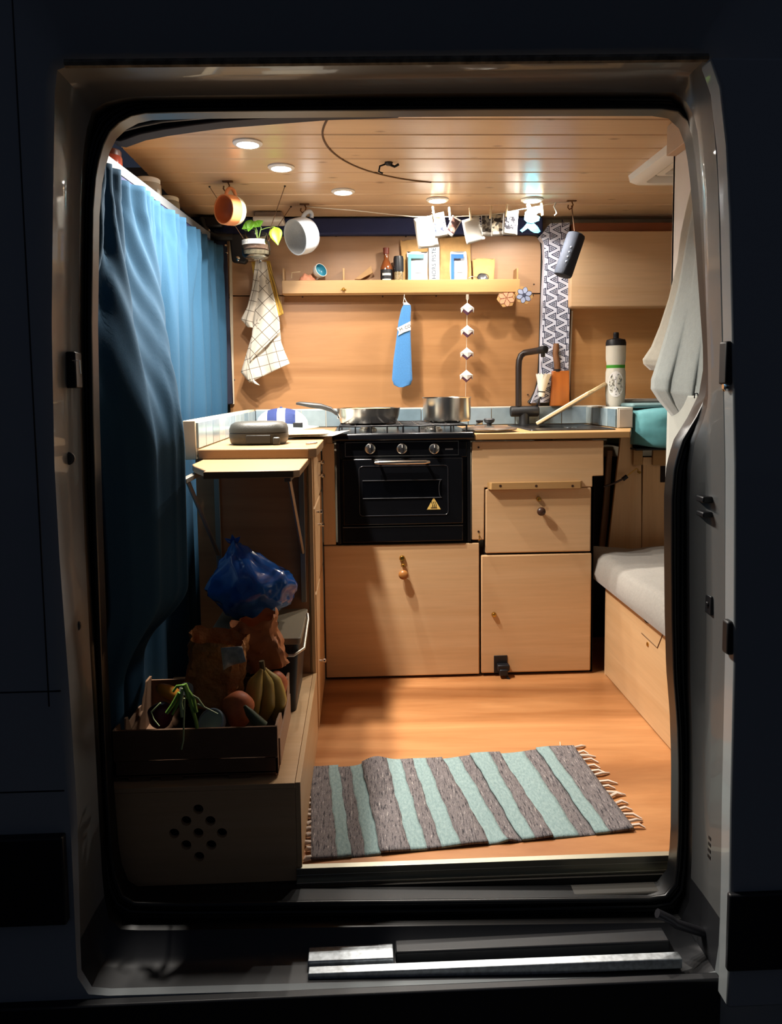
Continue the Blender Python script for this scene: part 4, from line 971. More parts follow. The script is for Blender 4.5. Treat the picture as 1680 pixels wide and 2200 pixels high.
MB().tube([ro+Vector((.011*math.cos(k*.5236), 0, .011*math.sin(k*.5236))) for k in range(12)], .0007, 4, closed=True).tube([ro+Vector((.006*math.cos(k*.5236), 0, .006*math.sin(k*.5236))) for k in range(12)], .0006, 4, closed=True).build('round_logo', mat('logo_blue', '8fb0c4', .6), t)
# tape strip on the small kraft bag, tea strainer in front of it
tp = at(1052, 560, 1.708)
p = at(1037, 590, 1.695)
t = thing('tea_strainer', 'grey wire tea strainer with black rim lying before the small kraft bag', 'strainer', (p.x, 1.695, Z1))
p.z = Z1+.012
ax = Vector((.15, -.85, .5)).normalized()
MB().lathe([(.001, -.016), (.012, -.013), (.021, -.005), (.024, 0)], p, ax, 22, cap1=False, cap0=True).build('mesh_bowl', mat('wire_mesh', '8a8c90', .35, .8, noise=.4, nscale=700), t, smooth=60)
MB().tube([p+Vector((.025*math.cos(k*.3), -.004-.011*math.sin(k*.3)*0, .0155*math.sin(k*.3)))+Vector((0, -.004, 0)) for k in range(21)], .0016, 6, closed=True).build('rim', black_matte, t, smooth=60)
MB().tube([p+Vector((-.022, -.006, 0)), p+Vector((-.05, -.004, .004)), p+Vector((-.064, .0, -.004))], .0018, 6).build('strainer_handle', steel, t, smooth=60)
# little tipped cup, pink bundle, wooden wedge and loop on the left of the shelf
c = at(686, 583, 1.695); rm = px(15, 1.695)
mug('espresso_cup', 'tiny white cup with teal inside tipped over on the wall shelf', 1.7, c, rm, .030, (.62, -.72, .32), mat('teal_glaze', '3a8fa8', .3), white_pl, (-.3, 0, -1), .006)
c = at(658, 590, 1.70)
t = thing('cloth_bundle', 'small crumpled salmon pink cloth bundle on the wall shelf', 'cloth', (c.x, 1.70, ZB0))
rn = random.Random(4)
MB().sph((c.x, 1.705, ZB0+.038), (.040, .026, .040), 20, 12, fn=lambda d: 1+.16*math.sin(9*d.x+3)*math.cos(7*d.z)+.08*math.sin(15*d.y)).build('bundle', mat('salmon', 'd08c6c', .8), t, smooth=70)
MB().tube([at(*q, 1.69) for q in ((626, 598), (627, 586), (645, 584))], .0018, 6).build('toggle', mat('peg_wood', 'd8c19a', .6), t)
P = [at(*q, 1.72) for q in ((762, 600), (797, 571), (801, 586), (775, 600))]
o = MB().prism(P, (0, .015, 0)).build('wooden_wedge', worktop_m, bevel=.001); tag(o, 'flat wooden wedge standing on the wall shelf beside a divider', 'wedge')
# hexagonal coasters
for (q, rpx, petal, ring, rot, lab, dY) in (((1088, 640), 21, 'd98a68', '6a4030', R(8), 'hexagonal wooden coaster with a pink flower hung at the shelf end', 0), ((1126, 634), 20, '8d96b0', '34384e', R(-12), 'hexagonal wooden coaster with a blue grey mandala hung at the shelf end', -.012)):
    Y = 1.668+dY; c = at(*q, Y); r_ = px(rpx, Y)
    t = thing('hexagon_coaster', lab, 'coaster', c, 'coasters by the wall shelf')
    MB().prism([c+Vector((r_*math.cos(rot+k*math.pi/3), 0, r_*math.sin(rot+k*math.pi/3))) for k in range(6)], (0, .005, 0)).build('coaster_board', worktop_m, t, bevel=.0006)
    pm = mat('petal_'+petal, petal, .6); om = mat('ring_'+ring, ring, .6)
    for k in range(6):
        a = rot+k*math.pi/3+R(30); d = Vector((math.cos(a), 0, math.sin(a))); s_ = Vector((-math.sin(a), 0, math.cos(a)))
        out = [c+d*r_*u_+s_*r_*w_ for u_, w_ in ((.08, .03), (.30, .20), (.58, .27), (.80, .14), (.86, 0), (.80, -.14), (.58, -.27), (.30, -.20), (.08, -.03))]
        MB().prism([p+Vector((0, -.0006, 0)) for p in out], (0, .0006, 0)).build('petal', pm, t)
        MB().tube([p+Vector((0, -.0008, 0)) for p in out], .0009, 4, closed=True).build('petal_outline', om, t)
    if dY: MB().lathe([(r_*.22, 0), (r_*.22, .0012), (.001, .0014)], c+Vector((0, -.0004, 0)), (0, -1, 0), 14).build('centre', om, t)
# origami garland
g0 = at(1004, 632, 1.672); g1 = at(1000, 862, 1.690)
t = thing('paper_garland', 'string of four folded white and purple paper diamonds under the shelf', 'garland', g0)
MB().tube([g0, g0+Vector((0, 0, -.02)), g1], .0012, 6).build('thread', string_m, t)
MB().tube([g0+Vector((-.004, 0, 0)), g0+Vector((-.005, 0, -.02)), g0+Vector((0, 0, -.03)), g0+Vector((.005, 0, -.02)), g0+Vector((.004, 0, 0))], .0009, 5).build('loop', string_m, t)
for q in ((1004, 664), (1004, 712), (1003, 760), (1002, 808)):
    c = at(*q, 1.675); w_ = px(14.5, 1.675); hh = px(13.5, 1.675)
    T = Matrix.Rotation(R(22.5), 3, 'Z')
    N = 8
    up_, eq, zz_, lo = c+Vector((0, 0, hh)), [], [], c-Vector((0, 0, hh))
    m = MB(); vs = [up_]; 
    r1 = [c+Vector((w_*math.cos(2*math.pi*k/N), w_*math.sin(2*math.pi*k/N), .15*hh)) for k in range(N)]
    r2 = [c+Vector((w_*.92*math.cos(2*math.pi*k/N), w_*.92*math.sin(2*math.pi*k/N), (-.05 if k % 2 else -.62)*hh)) for k in range(N)]
    r3 = [c+Vector((w_*.86*math.cos(2*math.pi*k/N), w_*.86*math.sin(2*math.pi*k/N), -.2*hh)) for k in range(N)]
    vs = [up_]+r1+r2
    fs = [(0, 1+k, 1+(k+1) % N) for k in range(N)]+[(1+k, 1+N+k, 1+N+(k+1) % N, 1+(k+1) % N) for k in range(N)]
    dm = MB().add(vs, fs).build('diamond', mat('origami_white', 'c4c0bc', .7), t)
    MB().add([lo]+r3, [(0, 1+(k+1) % N, 1+k) for k in range(N)]+[tuple(range(1, N+1))]).build('purple_base', mat('origami_purple', '6f4a6e', .7), dm)
# blue mitt
my = 1.672
mq = [(866, 656, 882), (862, 664, 883), (856, 690, 882), (853, 715, 882), (849, 745, 883), (845, 775, 884), (843, 800, 885), (842, 815, 886), (846, 827, 882), (856, 832, 866)]
t = thing('oven_mitt', 'blue towelling mitt with a white banner hanging under the wall shelf', 'mitt', at(864, 830, my))
rings = []
for x0, y, x1 in mq:
    a, b = at(x0, y, my), at(x1, y, my); c = (a+b)/2; w_ = (b.x-a.x)/2; ring = []
    for i in range(16):
        an = 2*math.pi*i/16; ring.append(Vector((c.x+w_*math.cos(an), my+.012*math.sin(an)-.004*math.cos(2*an), c.z+(b.z-a.z)/2*math.cos(an))))
    rings.append(ring)
MB().loops(rings).build('mitt_body', mat('towelling_blue', '3f78ae', .95, noise=.12, nscale=220, bump=.8, bscale=500, sheen=.3), t, smooth=60)
MB().loops([[Vector((p.x, p.y+(p.y-my)*.1, p.z+.001+k*.006)) if k == 0 else Vector((p.x*.5+rings[0][0].x*.0+at(869, 650, my).x*.5, p.y, p.z+.012)) for p in rings[0]] for k in (0, 1)]).build('white_trim', mat('trim_white', 'b8c0c6', .8), t, smooth=60)
hk = at(869, 632, my)
MB().tube([hk, at(868, 640, my), at(866, 652, my)], .0014, 6).tube([at(869, 640, my), at(874, 650, my), at(876, 656, my)], .0018, 6).build('hanging_loop', paper, t)
bq = [(852, 705), (882, 690), (882.5, 709), (868, 714), (855, 721), (857, 713)]
bn = MB().prism([at(x, y, my-.0135) for x, y in bq], (0, .002, 0)).build('banner', mat('banner_white', 'c4c4c0', .8), t)
pc = at(870.5, 704.5, my-.0138)
text_mesh('M. CO', px(9.2, my), face_T(pc, R(-22)), mat('banner_ink', '2c2c30', .8), 'banner_lettering', bn)

# ================================================================== TEA TOWELS
def check_mat(name, ang, sp, base='b8b0a2', ln='5b5148', wdt=.06):
    m = bpy.data.materials.new(name); m.use_nodes = True; nt = m.node_tree; b = nt.nodes['Principled BSDF']; L = nt.links.new
    b.inputs['Roughness'].default_value = .9
    tc = nt.nodes.new('ShaderNodeTexCoord'); mp = nt.nodes.new('ShaderNodeMapping'); mp.inputs['Rotation'].default_value = (0, ang, 0); L(tc.outputs['Object'], mp.inputs[0])
    sx = nt.nodes.new('ShaderNodeSeparateXYZ'); L(mp.outputs[0], sx.inputs[0]); outs = []
    for k in ('X', 'Z'):
        d = nt.nodes.new('ShaderNodeMath'); d.operation = 'DIVIDE'; d.inputs[1].default_value = sp; L(sx.outputs[k], d.inputs[0])
        fr_ = nt.nodes.new('ShaderNodeMath'); fr_.operation = 'FRACT'; L(d.outputs[0], fr_.inputs[0])
        lt = nt.nodes.new('ShaderNodeMath'); lt.operation = 'LESS_THAN'; lt.inputs[1].default_value = wdt; L(fr_.outputs[0], lt.inputs[0]); outs.append(lt)
    mx = nt.nodes.new('ShaderNodeMath'); mx.operation = 'MAXIMUM'; L(outs[0].outputs[0], mx.inputs[0]); L(outs[1].outputs[0], mx.inputs[1])
    mi = nt.nodes.new('ShaderNodeMix'); mi.data_type = 'RGBA'; mi.inputs['A'].default_value = lin(base); mi.inputs['B'].default_value = lin(ln)
    L(mx.outputs[0], mi.inputs['Factor']); L(mi.outputs['Result'], b.inputs['Base Color']); return m
def cloth_rows(rows, Y, nu=14, amp=.006, freq=3.0, ph=0.0, sub=4, dY=0.0):
    """rows: (xl, yl, xr, yr) from top to bottom in the picture, hung at depth Y"""
    R_ = []
    for i in range(len(rows)-1):
        for k in range(sub):
            t = k/sub; R_.append(tuple(a*(1-t)+b*t for a, b in zip(rows[i], rows[i+1])))
    R_.append(rows[-1])
    n = len(R_)
    def fn(u_, v_):
        r_ = R_[min(n-1, int(round(v_*(n-1))))]
        q = at(r_[0]*(1-u_)+r_[2]*u_, r_[1]*(1-u_)+r_[3]*u_, Y+dY*(u_-.5)); q.y += amp*math.sin(freq*math.pi*u_+ph+1.5*v_)*(.4+.6*v_); return q
    return MB().grid(fn, nu, n)
ty = 1.62
t = thing('tea_towel', 'white tea towel with dark check lines hanging under the jar planter', 'towel', at(560, 820, ty))
ck1 = check_mat('check_a', R(43), .044); ck2 = check_mat('check_b', R(14), .044); ck3 = check_mat('check_c', R(-15), .044)
cloth_rows([(549, 560, 566, 562), (541, 620, 578, 620), (531, 660, 574, 660), (517, 686, 566, 690), (523, 692, 566, 700), (532, 703, 562, 706)], ty-.004, 12, .006, 4).build('left_fold', ck3, t, smooth=180, solid=.0018)
cloth_rows([(552, 562, 572, 562), (549, 600, 588, 650), (543, 660, 600, 690), (541, 720, 604, 735), (529, 760, 612, 757), (517, 800, 622, 780), (534, 820, 560, 812)][:-1]+[(536, 822, 622, 781)], ty+.006, 16, .007, 4, .7).build('back_layer', ck2, t, smooth=180, solid=.0018)
cloth_rows([(556, 562, 570, 562), (552, 610, 580, 605), (548, 660, 592, 650), (543, 705, 601, 690), (538, 740, 602, 712), (536, 765, 575, 740), (536, 780, 545, 768)], ty-.008, 14, .006, 3, .3).build('front_fold', ck1, t, smooth=180, solid=.0018)
cloth_rows([(536, 770, 545, 766), (530, 790, 540, 788), (532, 815, 545, 816), (545, 824, 558, 828)], ty-.002, 8, .003, 2).build('hem_fold', ck2, t, smooth=180, solid=.0018)
t = thing('tea_towel', 'mustard yellow tea towel hanging behind the checked towel', 'towel', at(590, 690, ty+.03))
MB()
ms = check_mat('mustard_stripe', R(-14), .030, 'b08a38', '6a5220', .10)
cloth_rows([(540, 562, 580, 560), (544, 590, 588, 600), (548, 620, 598, 640), (560, 660, 607, 662), (575, 690, 609, 675)], ty+.020, 14, .007, 7).build('cloth', mat('mustard', 'b08c3a', .9, noise=.1), t, smooth=180, solid=.0018)
for q0, q1 in (((577, 566), (608, 666)), ((574, 568), (602, 672)), ((570, 570), (594, 678))):
    MB().tube([at(*q0, ty+.012), at((q0[0]+q1[0])/2+2, (q0[1]+q1[1])/2, ty+.012), at(*q1, ty+.012)], .0012, 5).build('stripe', mat('mustard_dark', '5f4a20', .9), t)
o = MB().tube([at(552, 556, ty), at(560, 560, ty-.01), at(566, 566, ty)], .003, 6).build('wall_hook', chrome, smooth=60); tag(o, 'small metal hook on the wall holding the tea towels', 'hook')

# ================================================================== ON THE WORKTOPS
# frying pan
pc = at(792, 917, 1.27); pr_ = px(68, 1.27); z0 = ZG+.004; H = px(33, 1.27)
t = thing('frying_pan', 'steel frying pan with dark handle on the left of the hob', 'pan', (pc.x, 1.27, z0))
MB().lathe([(pr_*.80, 0), (pr_*.88, .004), (pr_*.97, H*.55), (pr_*1.0, H*.95), (pr_*1.02, H), (pr_*.985, H), (pr_*.95, H*.55), (pr_*.86, .008), (.001, .007)], (pc.x, 1.27, z0), (0, 0, 1), 40).build('pan_body', steel, t, smooth=40)
MB().lathe([(pr_*.96, H*.84), (pr_*.7, H*.97), (pr_*.3, H*.94), (.001, H*.98)], (pc.x, 1.27, z0), (0, 0, 1), 24).build('food', mat('pan_food', 'c9a76a', .6, noise=.5, nscale=90, bump=1.0, bscale=90), t, smooth=60)
hp_ = [(731, 891), (722, 888), (712, 880), (690, 873), (665, 870), (645, 867), (636, 867)]
hz = [at(x, y, 1.25) for x, y in hp_]
rings = []
for i, p in enumerate(hz):
    w_ = (.006, .009, .013, .0155, .015, .012, .006)[i]; hh = (.006, .008, .010, .011, .0105, .008, .004)[i]
    rings.append([p+Vector((0, w_*math.cos(2*math.pi*k/12), hh*math.sin(2*math.pi*k/12))) for k in range(12)])
MB().loops(rings).build('handle', mat('handle_grey', '2c2a28', .4), t, smooth=60)
MB().box(hz[0].x-.012, hz[0].x+.008, 1.24, 1.26, hz[0].z-.016, hz[0].z+.004).build('handle_bracket', chrome, t, bevel=.002)
# saucepan
Yp = 1.36; pc = at(960, 908, Yp); pr_ = px(51.5, Yp); z0 = ZG+.004; H = at(960, 855, Yp).z-z0+.004
t = thing('saucepan', 'tall brushed steel saucepan on the right of the hob', 'saucepan', (pc.x, Yp, z0))
MB().lathe([(pr_*.92, 0), (pr_*.985, .006), (pr_, .02), (pr_, H*.96), (pr_*1.03, H), (pr_*.99, H), (pr_*.97, H*.94), (pr_*.97, .012), (.001, .010)], (pc.x, Yp, z0), (0, 0, 1), 48).build('pot_body', steel, t, smooth=35)
MB().tube([(pc.x-.02, Yp+pr_, z0+H*.8), (pc.x+.02, Yp+pr_+.03, z0+H*.82), (pc.x+.05, Yp+pr_+.08, z0+H*.84)], .008, 8).build('handle', black_plastic, t, smooth=60)
# lid lying over the edge of the worktop
lc = atZ(1053, 921, ZT+.012); lr = px(60, lc.y)
t = thing('pan_lid', 'flat steel pan lid with black knob lying on the worktop edge', 'lid', (lc.x, lc.y, ZT))
lc = Vector((lc.x, 1.17, ZT+.0065))
MB().lathe([(lr*.97, 0), (lr, .003), (lr, .006), (lr*.9, .010), (lr*.5, .016), (.001, .018)], lc, (0, 0, 1), 48).build('lid_plate', steel, t, smooth=35)
MB().lathe([(.009, .017), (.009, .024), (.019, .030), (.022, .040), (.018, .044), (.001, .044)], lc, (0, 0, 1), 20).build('knob', black_plastic, t, smooth=40)
# small black burner part behind the lid
p = atZ(1026, 913, ZT+.005)
t = thing('sink_plug', 'small black and silver sink plug on the worktop behind the pan lid', 'plug', (p.x, 1.56, ZT))
MB().lathe([(.022, 0), (.022, .006), (.014, .010), (.014, .020), (.016, .022), (.016, .028), (.001, .029)], (p.x, 1.56, ZT), (0, 0, 1), 18).build('plug_body', black_plastic, t, smooth=40)
MB().lathe([(.0145, .011), (.0148, .014), (.0145, .018)], (p.x, 1.56, ZT), (0, 0, 1), 18, cap0=False, cap1=False).build('ring', chrome, t, smooth=40)
# sink
sx0, sx1, sy0, sy1 = .655, .995, 1.165, 1.64
t = thing('sink', 'black recessed sink set into the worktop beside the cooker', 'sink', ((sx0+sx1)/2, 1.4, ZT))
def sq(o_, r_, z): return [Vector((x, y, z)) for x, y in rounded([(sx0+o_, sy0+o_, r_), (sx1-o_, sy0+o_, r_), (sx1-o_, sy1-o_, r_), (sx0+o_, sy1-o_, r_)])]
MB().loops([sq(0, .02, ZT+.0005), sq(.001, .02, ZT+.004), sq(.018, .02, ZT+.004), sq(.022, .02, ZT+.001)], True, False, False).build('rim', mat('sink_black', '17181a', .35), t, smooth=40)
MB().loops([sq(.020, .02, ZT+.0025), sq(.024, .02, ZT+.0015), sq(.05, .03, ZT+.0008)], True, False, True).build('basin', mat('sink_basin', '0c0c0e', .3), t, smooth=40)
MB().lathe([(.028, 0), (.028, .002), (.02, .0025), (.001, .0015)], ((sx0+sx1)/2+.04, 1.36, ZT+.001), (0, 0, 1), 20).build('drain', chrome, t, smooth=40)
# tap
ty_ = 1.655
b0 = at(1126, 912, ty_); b0.z = ZT
t = thing('kitchen_tap', 'matt black angled kitchen tap standing behind the sink', 'tap', b0)
tz = at(1126, 882, ty_).z; r_ = px(11, ty_)
MB().lathe([(r_*1.05, 0), (r_, .004), (r_, tz-ZT)], b0, (0, 0, 1), 24).build('base', black_matte, t, smooth=40)
h0, h1 = at(1097, 884, ty_), at(1157, 878, ty_); h1.z = h0.z
MB().lathe([(r_*.95, 0), (r_*1.05, .004), (r_*1.05, (h1-h0).length-.004), (r_*.9, (h1-h0).length)], h0, h1-h0, 24).build('valve_body', black_matte, t, smooth=40)
pp = [at(*q, ty_) for q in ((1114, 872), (1114, 820), (1114, 790), (1115, 774), (1119, 764), (1127, 758))]
e0 = pp[-1]
pp += [e0+Vector((.03, -.05, .004)), e0+Vector((.065, -.11, .009))]
MB().tube(pp, px(6.8, ty_), 16).build('spout', mat('tap_bronze_black', '241a16', .4), t, smooth=60)
tip = pp[-1]; dirn = (pp[-1]-pp[-2]).normalized()
MB().lathe([(px(8, ty_), -.03), (px(8.2, ty_), .004), (px(7, ty_), .006), (.001, .006)], tip, dirn, 20).build('spout_end', black_matte, t, smooth=40)
MB().lathe([(.0095, 0), (.0095, .03), (.008, .032)], tip-dirn*.012, (0, 0, -1), 16).build('aerator', black_matte, t, smooth=40)
MB().tube([at(1152, 873, ty_), at(1155, 868, ty_-.01)], .005, 8).build('lever', black_matte, t, smooth=60)
# dish brush shaped like a shuttlecock
by = 1.668
t = thing('dish_brush', 'white shuttlecock shaped dish brush standing beside the tap', 'brush', at(1153, 872, by))
s0, s1 = at(1164, 842, by), at(1168, 802, by); ax = s1-s0; Lb = ax.length
MB().lathe([(px(6, by), -.022), (px(7, by), -.012), (px(7, by), 0)], s0, ax, 18).build('cork', white_pl, t, smooth=50)
MB().lathe([(px(7.3, by), -.002), (px(7.3, by), .003)], s0, ax, 18).build('band', black_matte, t)
rings = []
for j in range(4):
    v = j/3; rings.append([s0+ax*v*(1-(.08 if (k % 2 and j == 3) else 0))+Vector((math.cos(2*math.pi*k/24), math.sin(2*math.pi*k/24), 0))*px(6.5+9.5*v, by) for k in range(24)])
MB().loops(rings, True, False, False).build('feathers', mat('feather', 'e8e6dc', .7), t, solid=.001)
MB().tube([s0-ax.normalized()*.02, at(1158, 858, by), at(1153, 874, by)], .0045, 8).build('handle', black_matte, t, smooth=60)
# knife block and knife on the ledge
X0, X1, Z0, Z1 = rect(1180, 797, 1220, 860, 1.71)
Z0 = ZS
kb_ = thing('knife_block', 'small orange wooden knife block on the tiled ledge', 'knife block', ((X0+X1)/2, 1.71, ZS))
MB().prism([(X0-.003, 1.675, Z0), (X1, 1.675, Z0), (X1-.003, 1.675, Z1), (X0+.006, 1.675, Z1)], (0, .022, 0)).build('block', orange_wood, kb_, bevel=.003)
kn = [at(*q, 1.686) for q in ((1197, 796), (1196, 780), (1194, 760), (1195, 748), (1194, 738))]
t = thing('knife', 'kitchen knife with a rough branch wood handle standing in the block', 'knife', (kn[0].x, 1.686, Z1))
MB().tube([q+Vector((.002*math.sin(i*2), 0, 0)) for i, q in enumerate(kn)], [.0135, .0145, .0135, .0145, .012], 10).build('handle', branch_m, t, smooth=40)
MB().lathe([(.0145, 0), (.0145, .010)], kn[0]-Vector((0, 0, .004)), (0, 0, 1), 12).build('ferrule', black_matte, t)
# cutting board leaning over the sink
a0, a1 = at(1158, 912, 1.50), at(1272, 846, 1.50)
a0 = Vector((a0.x, 1.5, ZT+.006)); d = (a1-a0).normalized(); n_ = Vector((-d.z, 0, d.x))
t = thing('cutting_board', 'pale wooden cutting board with a handle leaning over the sink', 'cutting board', a0)
Lc = (a1-a0).length
vw = Vector((a1.x-CAMLOC.x, a1.y-CAMLOC.y, -.10)).normalized()
n_ = d.cross(vw).normalized(); n_ = n_ if n_.z > 0 else -n_
T = Matrix((( d.x, vw.x, n_.x, a0.x), (d.y, vw.y, n_.y, a0.y), (d.z, vw.z, n_.z, a0.z), (0, 0, 0, 1)))
bd = [(0, -.10), (Lc*.95, -.10), (Lc*1.03, -.03), (Lc*1.28, -.022), (Lc*1.28, .022), (Lc*1.03, .03), (Lc*.95, .10), (0, .10)]
MB().prism([T @ Vector((x, y, 0)) for x, y in bd], n_*.016).build('board', mat('maple', 'dcc092', .5, noise=.06, nscale=40), t, bevel=.004)
# water bottle
wy = 1.52; c = at(1321, 858, wy); c.z = ZS; r_ = px(21, wy)
H = at(1321, 715, wy).z-ZS; k = H/143
c.x = min(c.x, 1.098-.0)
c.y = 1.50
t = thing('water_bottle', 'white squeeze bottle with black lid and green band on the tiled ledge', 'bottle', c)
frost = mat('bottle_white', 'd6d4c8', .45, sss=.1)
MB().lathe([(r_*.86, 0), (r_*.94, 3*k), (r_*.94, 15*k), (r_, 22*k), (r_, 66*k), (r_*.93, 72*k), (r_*.90, 77*k), (r_*.93, 84*k), (r_*.99, 90*k), (r_, 96*k), (r_, 117*k), (r_*.9, 119*k)], c, (0, 0, 1), 32).build('bottle_body', frost, t, smooth=40)
MB().lathe([(r_*1.02, 117.5*k), (r_*1.02, 123*k), (r_*.92, 129*k), (r_*.5, 131*k), (r_*.28, 132*k), (r_*.28, 138*k), (r_*.3, 139*k), (r_*.26, 143*k), (.001, 143.5*k)], c, (0, 0, 1), 28).build('lid', black_plastic, t, smooth=40)
MB().lathe([(r_*.915, 73*k), (r_*.925, 76*k), (r_*.945, 80*k)], c, (0, 0, 1), 32, cap0=False, cap1=False).build('green_band', mat('band_green', '3f9a2c', .5), t, smooth=60)
def on_bottle(cx_, cz_, rx_, rz_, m, name, par, lift=.0006, n=24):
    ring = []
    for i in range(n):
        a_ = 2*math.pi*i/n; ang = (cx_+rx_*math.cos(a_)); z = cz_+rz_*math.sin(a_)
        ring.append(Vector((c.x+(r_+lift)*math.sin(ang), c.y-(r_+lift)*math.cos(ang), c.z+z)))
    cen = Vector((c.x+(r_+lift)*math.sin(cx_), c.y-(r_+lift)*math.cos(cx_), c.z+cz_))
    return MB().add(ring+[cen], [(i, (i+1) % n, n) for i in range(n)]).build(name, m, par)
em = on_bottle(-.30, 43*k, .82, 25*k, mat('emblem_white', 'f0f0ee', .5), 'round_emblem', t)
scr = MB(); rn = random.Random(8)
def bp3(a_, z, l=.0012): return Vector((c.x+(r_+l)*math.sin(a_), c.y-(r_+l)*math.cos(a_), c.z+z))
for i in range(46):
    a_ = rn.uniform(0, 6.28); q = rn.random()**.5*.9; th = rn.uniform(0, 6.28); l = rn.uniform(.05, .22)
    u0, v0 = q*math.cos(a_), q*math.sin(a_)-.06; u1, v1 = u0+l*math.cos(th), v0+l*math.sin(th)
    if u1*u1+v1*v1 > .9: continue
    scr.tube([bp3(-.30+.82*u0, 43*k+25*k*v0), bp3(-.30+.82*u1, 43*k+25*k*v1)], .0009, 4)
scr.build('line_drawing', black_matte, em)
on_bottle(1.15, 34*k, .20, 13*k, mat('logo_red', '9a3424', .5), 'red_logo', t)

# black case, cap, papers on the left worktop
cc = atZ(557, 951, ZT); cc = Vector((at(557, 930, .66).x, .66, ZT))
t = thing('zip_case', 'round black zipped hard case on the left worktop', 'case', cc)
w_ = px(63, .60); dp = .085; H = px(48, .60)
def rrect(sx, sy, z): return [Vector((cc.x+math.copysign(abs(math.cos(a_))**.55, math.cos(a_))*sx, cc.y+math.copysign(abs(math.sin(a_))**.7, math.sin(a_))*sy, cc.z+z)) for a_ in [2*math.pi*i/40 for i in range(40)]]
cm_ = mat('case_grey', '36352f', .45, bump=.3, bscale=400)
MB().loops([rrect(w_*.88, dp*.88, 0), rrect(w_*.96, dp*.96, H*.10), rrect(w_, dp, H*.34), rrect(w_*1.0, dp*1.0, H*.52)]).build('case_base', cm_, t, smooth=40)
MB().loops([rrect(w_*1.0, dp*1.0, H*.56), rrect(w_*.99, dp*.99, H*.72), rrect(w_*.94, dp*.94, H*.90), rrect(w_*.82, dp*.82, H*1.0), rrect(w_*.5, dp*.5, H*1.03)]).build('case_lid', cm_, t, smooth=40)
MB().loops([rrect(w_*.985, dp*.985, H*.51), rrect(w_*.985, dp*.985, H*.57)], True, False, False).build('zip', black_matte, t, smooth=40)
MB().box(cc.x-.03, cc.x+.045, cc.y-dp-.002, cc.y-dp+.006, H*.10+ZT, H*.46+ZT).build('front_patch', mat('patch_dark', '2a2924', .5), t, bevel=.002)
zp = Vector((cc.x+.060, cc.y-dp-.004, ZT+H*.22)); MB().box(zp.x-.008, zp.x+.014, zp.y-.004, zp.y+.006, zp.z-.012, zp.z+.010).build('zip_pull', cm_, t, bevel=.004)
# cap
cy = 1.30; cb = Vector((at(607, 900, cy).x, cy, ZT+.018))
t = thing('baseball_cap', 'blue and white striped cap lying on papers on the left worktop', 'cap', cb)
rx, ry, rz = px(56, cy), .085, px(43, cy)
N = 96
cols = [mat('cap_white', 'b4b6b8', .85), mat('cap_navy', '1b2a5a', .85), mat('cap_mint', '93a49c', .85)]
m = MB()
def capP(f_, a_):
    k_ = math.sqrt(max(0, 1-f_*f_)); q = Vector((rx*f_, ry*k_*math.cos(a_), rz*k_**.8*math.sin(a_))); return cb+q+Vector((-.06*q.z, 0, 0))
FX = [-1, -.96, -.88, -.76, -.63, -.50, -.38, -.25, -.12, 0, .09, .18, .30, .42, .55, .66, .78, .88, .96, 1]
for i in range(len(FX)-1):
    fx = (FX[i]+FX[i+1])/2
    for j in range(24):
        a0_, a1_ = math.pi*j/24, math.pi*(j+1)/24
        bi = 1 if (-.50 < fx < -.12 or .18 < fx < .55) else 0
        if j in (0, 1, 22, 23): bi = 2
        m.add([capP(FX[i], a0_), capP(FX[i+1], a0_), capP(FX[i+1], a1_), capP(FX[i], a1_)], [(0, 1, 2, 3)], bi)
m.build('crown', cols, t, smooth=70)
def brim(u_, v_):
    a_ = -math.pi*.88+math.pi*.76*u_; e = 1.0+.55*v_
    q = Vector((rx*math.cos(a_)*e, ry*math.sin(a_)*e, .010-.020*v_+.018*abs(math.cos(a_))*v_))
    return cb+q
MB().grid(brim, 24, 6).build('brim', cols[2], t, smooth=180, solid=.003)
MB().sph(cb+Vector((-.06*rz, 0, rz)), .006, 10, 6).build('button', cols[1], t)
for q, w2, h2, cc_ in (((597, 915), 10, 11, 'black'), ((640, 914), 20, 12, 'black')):
    p = at(*q, cy-.09); MB().box(p.x-px(w2, cy)/2, p.x+px(w2, cy)/2, cy-.094, cy-.090, p.z-px(h2, cy)/2, p.z+px(h2, cy)/2).build('badge', black_matte, t, bevel=.002)
# papers
for i, (cx_, cy_, sx_, sy_, rot, z, m, lab) in enumerate(((-.20, 1.18, .105, .15, .25, .001, paper, 'white sheet of paper lying under the cap on the worktop'), (-.165, .98, .10, .14, -.20, .005, paper, 'loose white leaflet lying over the worktop corner by the cooker'), (-.215, .95, .095, .13, .10, .017, mat('paper_cream', 'd9cfba', .7), 'cream folded magazine on the loose papers beside the cooker'))):
    t_ = MB().grid(lambda u_, v_: Vector((cx_+((u_-.5)*2*sx_*math.cos(rot)-(v_-.5)*2*sy_*math.sin(rot)), cy_+((u_-.5)*2*sx_*math.sin(rot)+(v_-.5)*2*sy_*math.cos(rot)), ZT+z+.004*math.sin(3*u_+2*v_)**2*(i != 2)+(.006*u_**2 if i == 1 else 0))), 9, 9).build('paper_sheet', m, smooth=180, solid=.0012 if i < 2 else .004, off=1)
    tag(t_, lab, 'paper')
o = MB().tube([at(628, 950, .62)*1.0, at(640, 955, .60), at(652, 961, .58)], .0022, 6).build('key_ring', chrome, smooth=60)
for v in o.data.vertices: v.co.z = ZT+.003+(v.co.z-ZT)*.0
tag(o, 'thin metal clip lying beside the black case', 'clip')
o = MB().tube([Vector((-.165, .56, ZT+.004)), Vector((-.155, .58, ZT+.004)), Vector((-.140, .60, ZT+.004)), Vector((-.136, .61, ZT+.004))], .003, 6).build('pen', steel, smooth=60); tag(o, 'short silver pen on the left worktop corner', 'pen')
bpy.data.objects.remove(bpy.data.objects['key_ring'])

